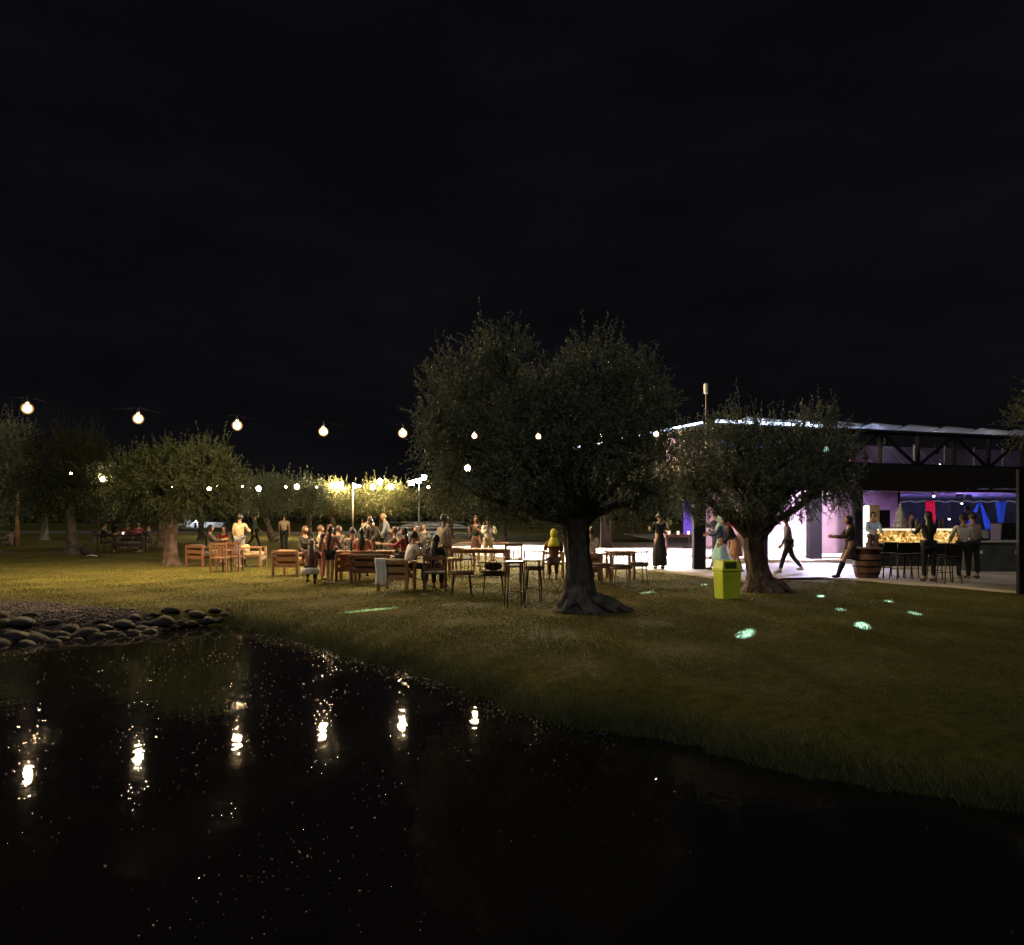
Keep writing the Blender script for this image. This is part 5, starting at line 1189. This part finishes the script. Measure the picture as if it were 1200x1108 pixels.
sit('person in a patterned dark top and cap behind the woman with dark red hair', 497, 655, 175, top=(.08, .09, .10), bottom=K, arms=TBL)
# middle group 2
sit('man in a white T-shirt and navy jeans sitting on the light wooden bench', 478, 690, -62, top=(.78, .76, .74), bottom=(.02, .03, .07), sleeve='short', shoe=(.65, .62, .6), arms=((55, 10, 40), (50, 10, 50)), lean=14)
sit('long haired woman in black sitting on the chair with the grey seat', 507, 691, -10, z=.50, top=K, bottom=K, hair=HAIRD, hairlen=1.8, arms=TBL, lean=26)
person('standing man in a long khaki shirt and light trousers seen from the side', 519, 688, 1.72, -50, top=(.50, .43, .29), bottom=(.46, .36, .27), shoe=(.55, .45, .38), arms=((2, 8, 15), (6, 6, 10)), lean=3, coat=1.2, sleeve='short', **ST)
person('woman in a black dress standing with folded arms, left of the pair', 558, 664, 1.66, 165, top=K, bottom=(.06, .02, .02), hair=HAIRB, hairlen=1, arms=((35, 8, 85), (32, 8, 95)), skirt=(.10, .11), skirt_len=.45, sleeve='short', **ST)
person('woman in a white blouse and cream trousers standing, right of the pair', 572, 668, 1.66, 195, top=(.66, .68, .66), bottom=(.66, .56, .42), hair=HAIRB, arms=HOLD, shoe=(.5, .4, .3), **ST)
sit('woman in a bright yellow headscarf and brown coat sitting with her back to the pond', 649, 681, 0, top=(.16, .085, .035), bottom=(.10, .06, .04), hijab=cloth('scarf_yellow', (.80, .72, .08)), arms=TBL, z=.52)
sit('person in a pale blouse sitting right behind the big trunk', 693, 676, 10, top=(.68, .60, .55), bottom=(.2, .15, .12), hair=HAIRD, arms=TBL)
# terrace
person('person in a long black robe standing on the terrace edge left of the dark column', 773, 667, 1.70, 20, top=K, bottom=K, skirt=(.115, .125), skirt_len=.97, arms=((30, 6, 80), (30, 6, 80)), sleeve='long', zb=TZ, hair=HAIRD, coat=1, **ST)
person('woman in a navy jacket, white headscarf and wide turquoise trousers striding left', 845, 668, 1.66, 75, (24, -20), (6, 14), 2, arms=((30, 8, 60), (-10, 8, 25)), top=(.03, .06, .13), bottom=(.42, .74, .70), hijab=cloth('scarf_aqua', (.45, .66, .66)), skirt=(.13, .17), skirt_len=.95, zb=TZ, coat=.6)
person('person in a dark navy jacket just behind the woman in turquoise', 838, 655, 1.72, 60, top=(.03, .03, .06), bottom=(.03, .03, .05), arms=HOLD, zb=TZ, **ST)
person('person in a bright red top on the terrace left of the forked olive', 853, 654, 1.68, 190, top=(.60, .05, .06), bottom=(.05, .03, .04), arms=DOWN, zb=TZ, sleeve='short', **ST)
person('woman in a black top and tan skirt bending beside the forked olive trunk', 862, 672, 1.66, 95, (10, -10), (5, 12), 30, arms=((40, 8, 40), (20, 8, 20)), top=K, bottom=(.42, .22, .12), skirt=(.10, .11), skirt_len=.5, hair=HAIRD, zb=TZ)
person('man in a grey blazer and black trousers walking left on the bright terrace', 924, 672, 1.66, 82, (21, -19), (6, 20), 5, arms=((16, 8, 20), (-12, 8, 15)), top=(.17, .155, .17), bottom=K, shoe=(.5, .5, .5), zb=TZ, coat=.9, hair=HAIRD)
person('woman in a short brown dress and black boots walking left with hands forward', 996, 677, 1.68, 82, (26, -22), (6, 20), 2, arms=((35, 8, 60), (32, 8, 65)), top=(.055, .035, .028), bottom=(.045, .03, .025), skirt=(.105, .12), skirt_len=.46, hair=HAIRD, hairlen=.8, zb=TZ, coat=.6, shoe=K, boots=K)
person('man in a pale blue shirt standing beside the glowing doorway', 1023, 664, 1.72, 175, top=(.50, .62, .82), bottom=(.10, .05, .05), arms=((20, 8, 60), (20, 8, 70)), zb=TZ, sleeve='long', **ST)
person('bartender in a pinkish white shirt behind the bar', 1068, 654, 1.68, 180, top=(.60, .45, .45), bottom=K, arms=TBL, zb=TZ, hair=HAIRD, **ST)
person('person in black standing in front of the glowing bar with back turned', 1088, 682, 1.72, 0, top=K, bottom=K, arms=TBL, zb=TZ, coat=1, hairlen=1, **ST)
person('person in a cream top right of the bar, left of the pair', 1129, 682, 1.68, -10, top=(.66, .58, .50), bottom=K, arms=((20, 14, 40), (10, 10, 30)), zb=TZ, shoe=(.55, .5, .45), **ST)
person('person in a tan top right of the bar, right of the pair', 1140, 678, 1.70, 8, top=(.36, .27, .20), bottom=K, arms=((20, 10, 40), (10, 14, 30)), zb=TZ, **ST)

# resolve the skinned bodies into plain meshes
bpy.context.view_layer.update()
dg = bpy.context.evaluated_depsgraph_get()
res = [bpy.data.meshes.new_from_object(o.evaluated_get(dg)) for o, m_, e_ in PEND]
for (o, m_, extra), me in zip(PEND, res):
    ms = m_ if isinstance(m_, (list, tuple)) else [m_]
    if extra is not None:
        V0 = [v.co[:] for v in me.vertices]; F0 = [tuple(p_.vertices) for p_ in me.polygons]; n_ = len(V0)
        me = bpy.data.meshes.new('body'); me.from_pydata(V0+extra.v, [], F0+[tuple(i+n_ for i in f) for f in extra.f]); me.update()
        me.materials.clear()
        for k in ms: me.materials.append(k)
        me.polygons.foreach_set('material_index', [0]*len(F0)+extra.mi)
    else:
        me.materials.clear()
        for k in ms: me.materials.append(k)
    me.polygons.foreach_set('use_smooth', [True]*len(me.polygons))
    o.modifiers.clear(); old = o.data; o.data = me
# boots of the walking woman are part of the shoes colour; nothing loose is left behind
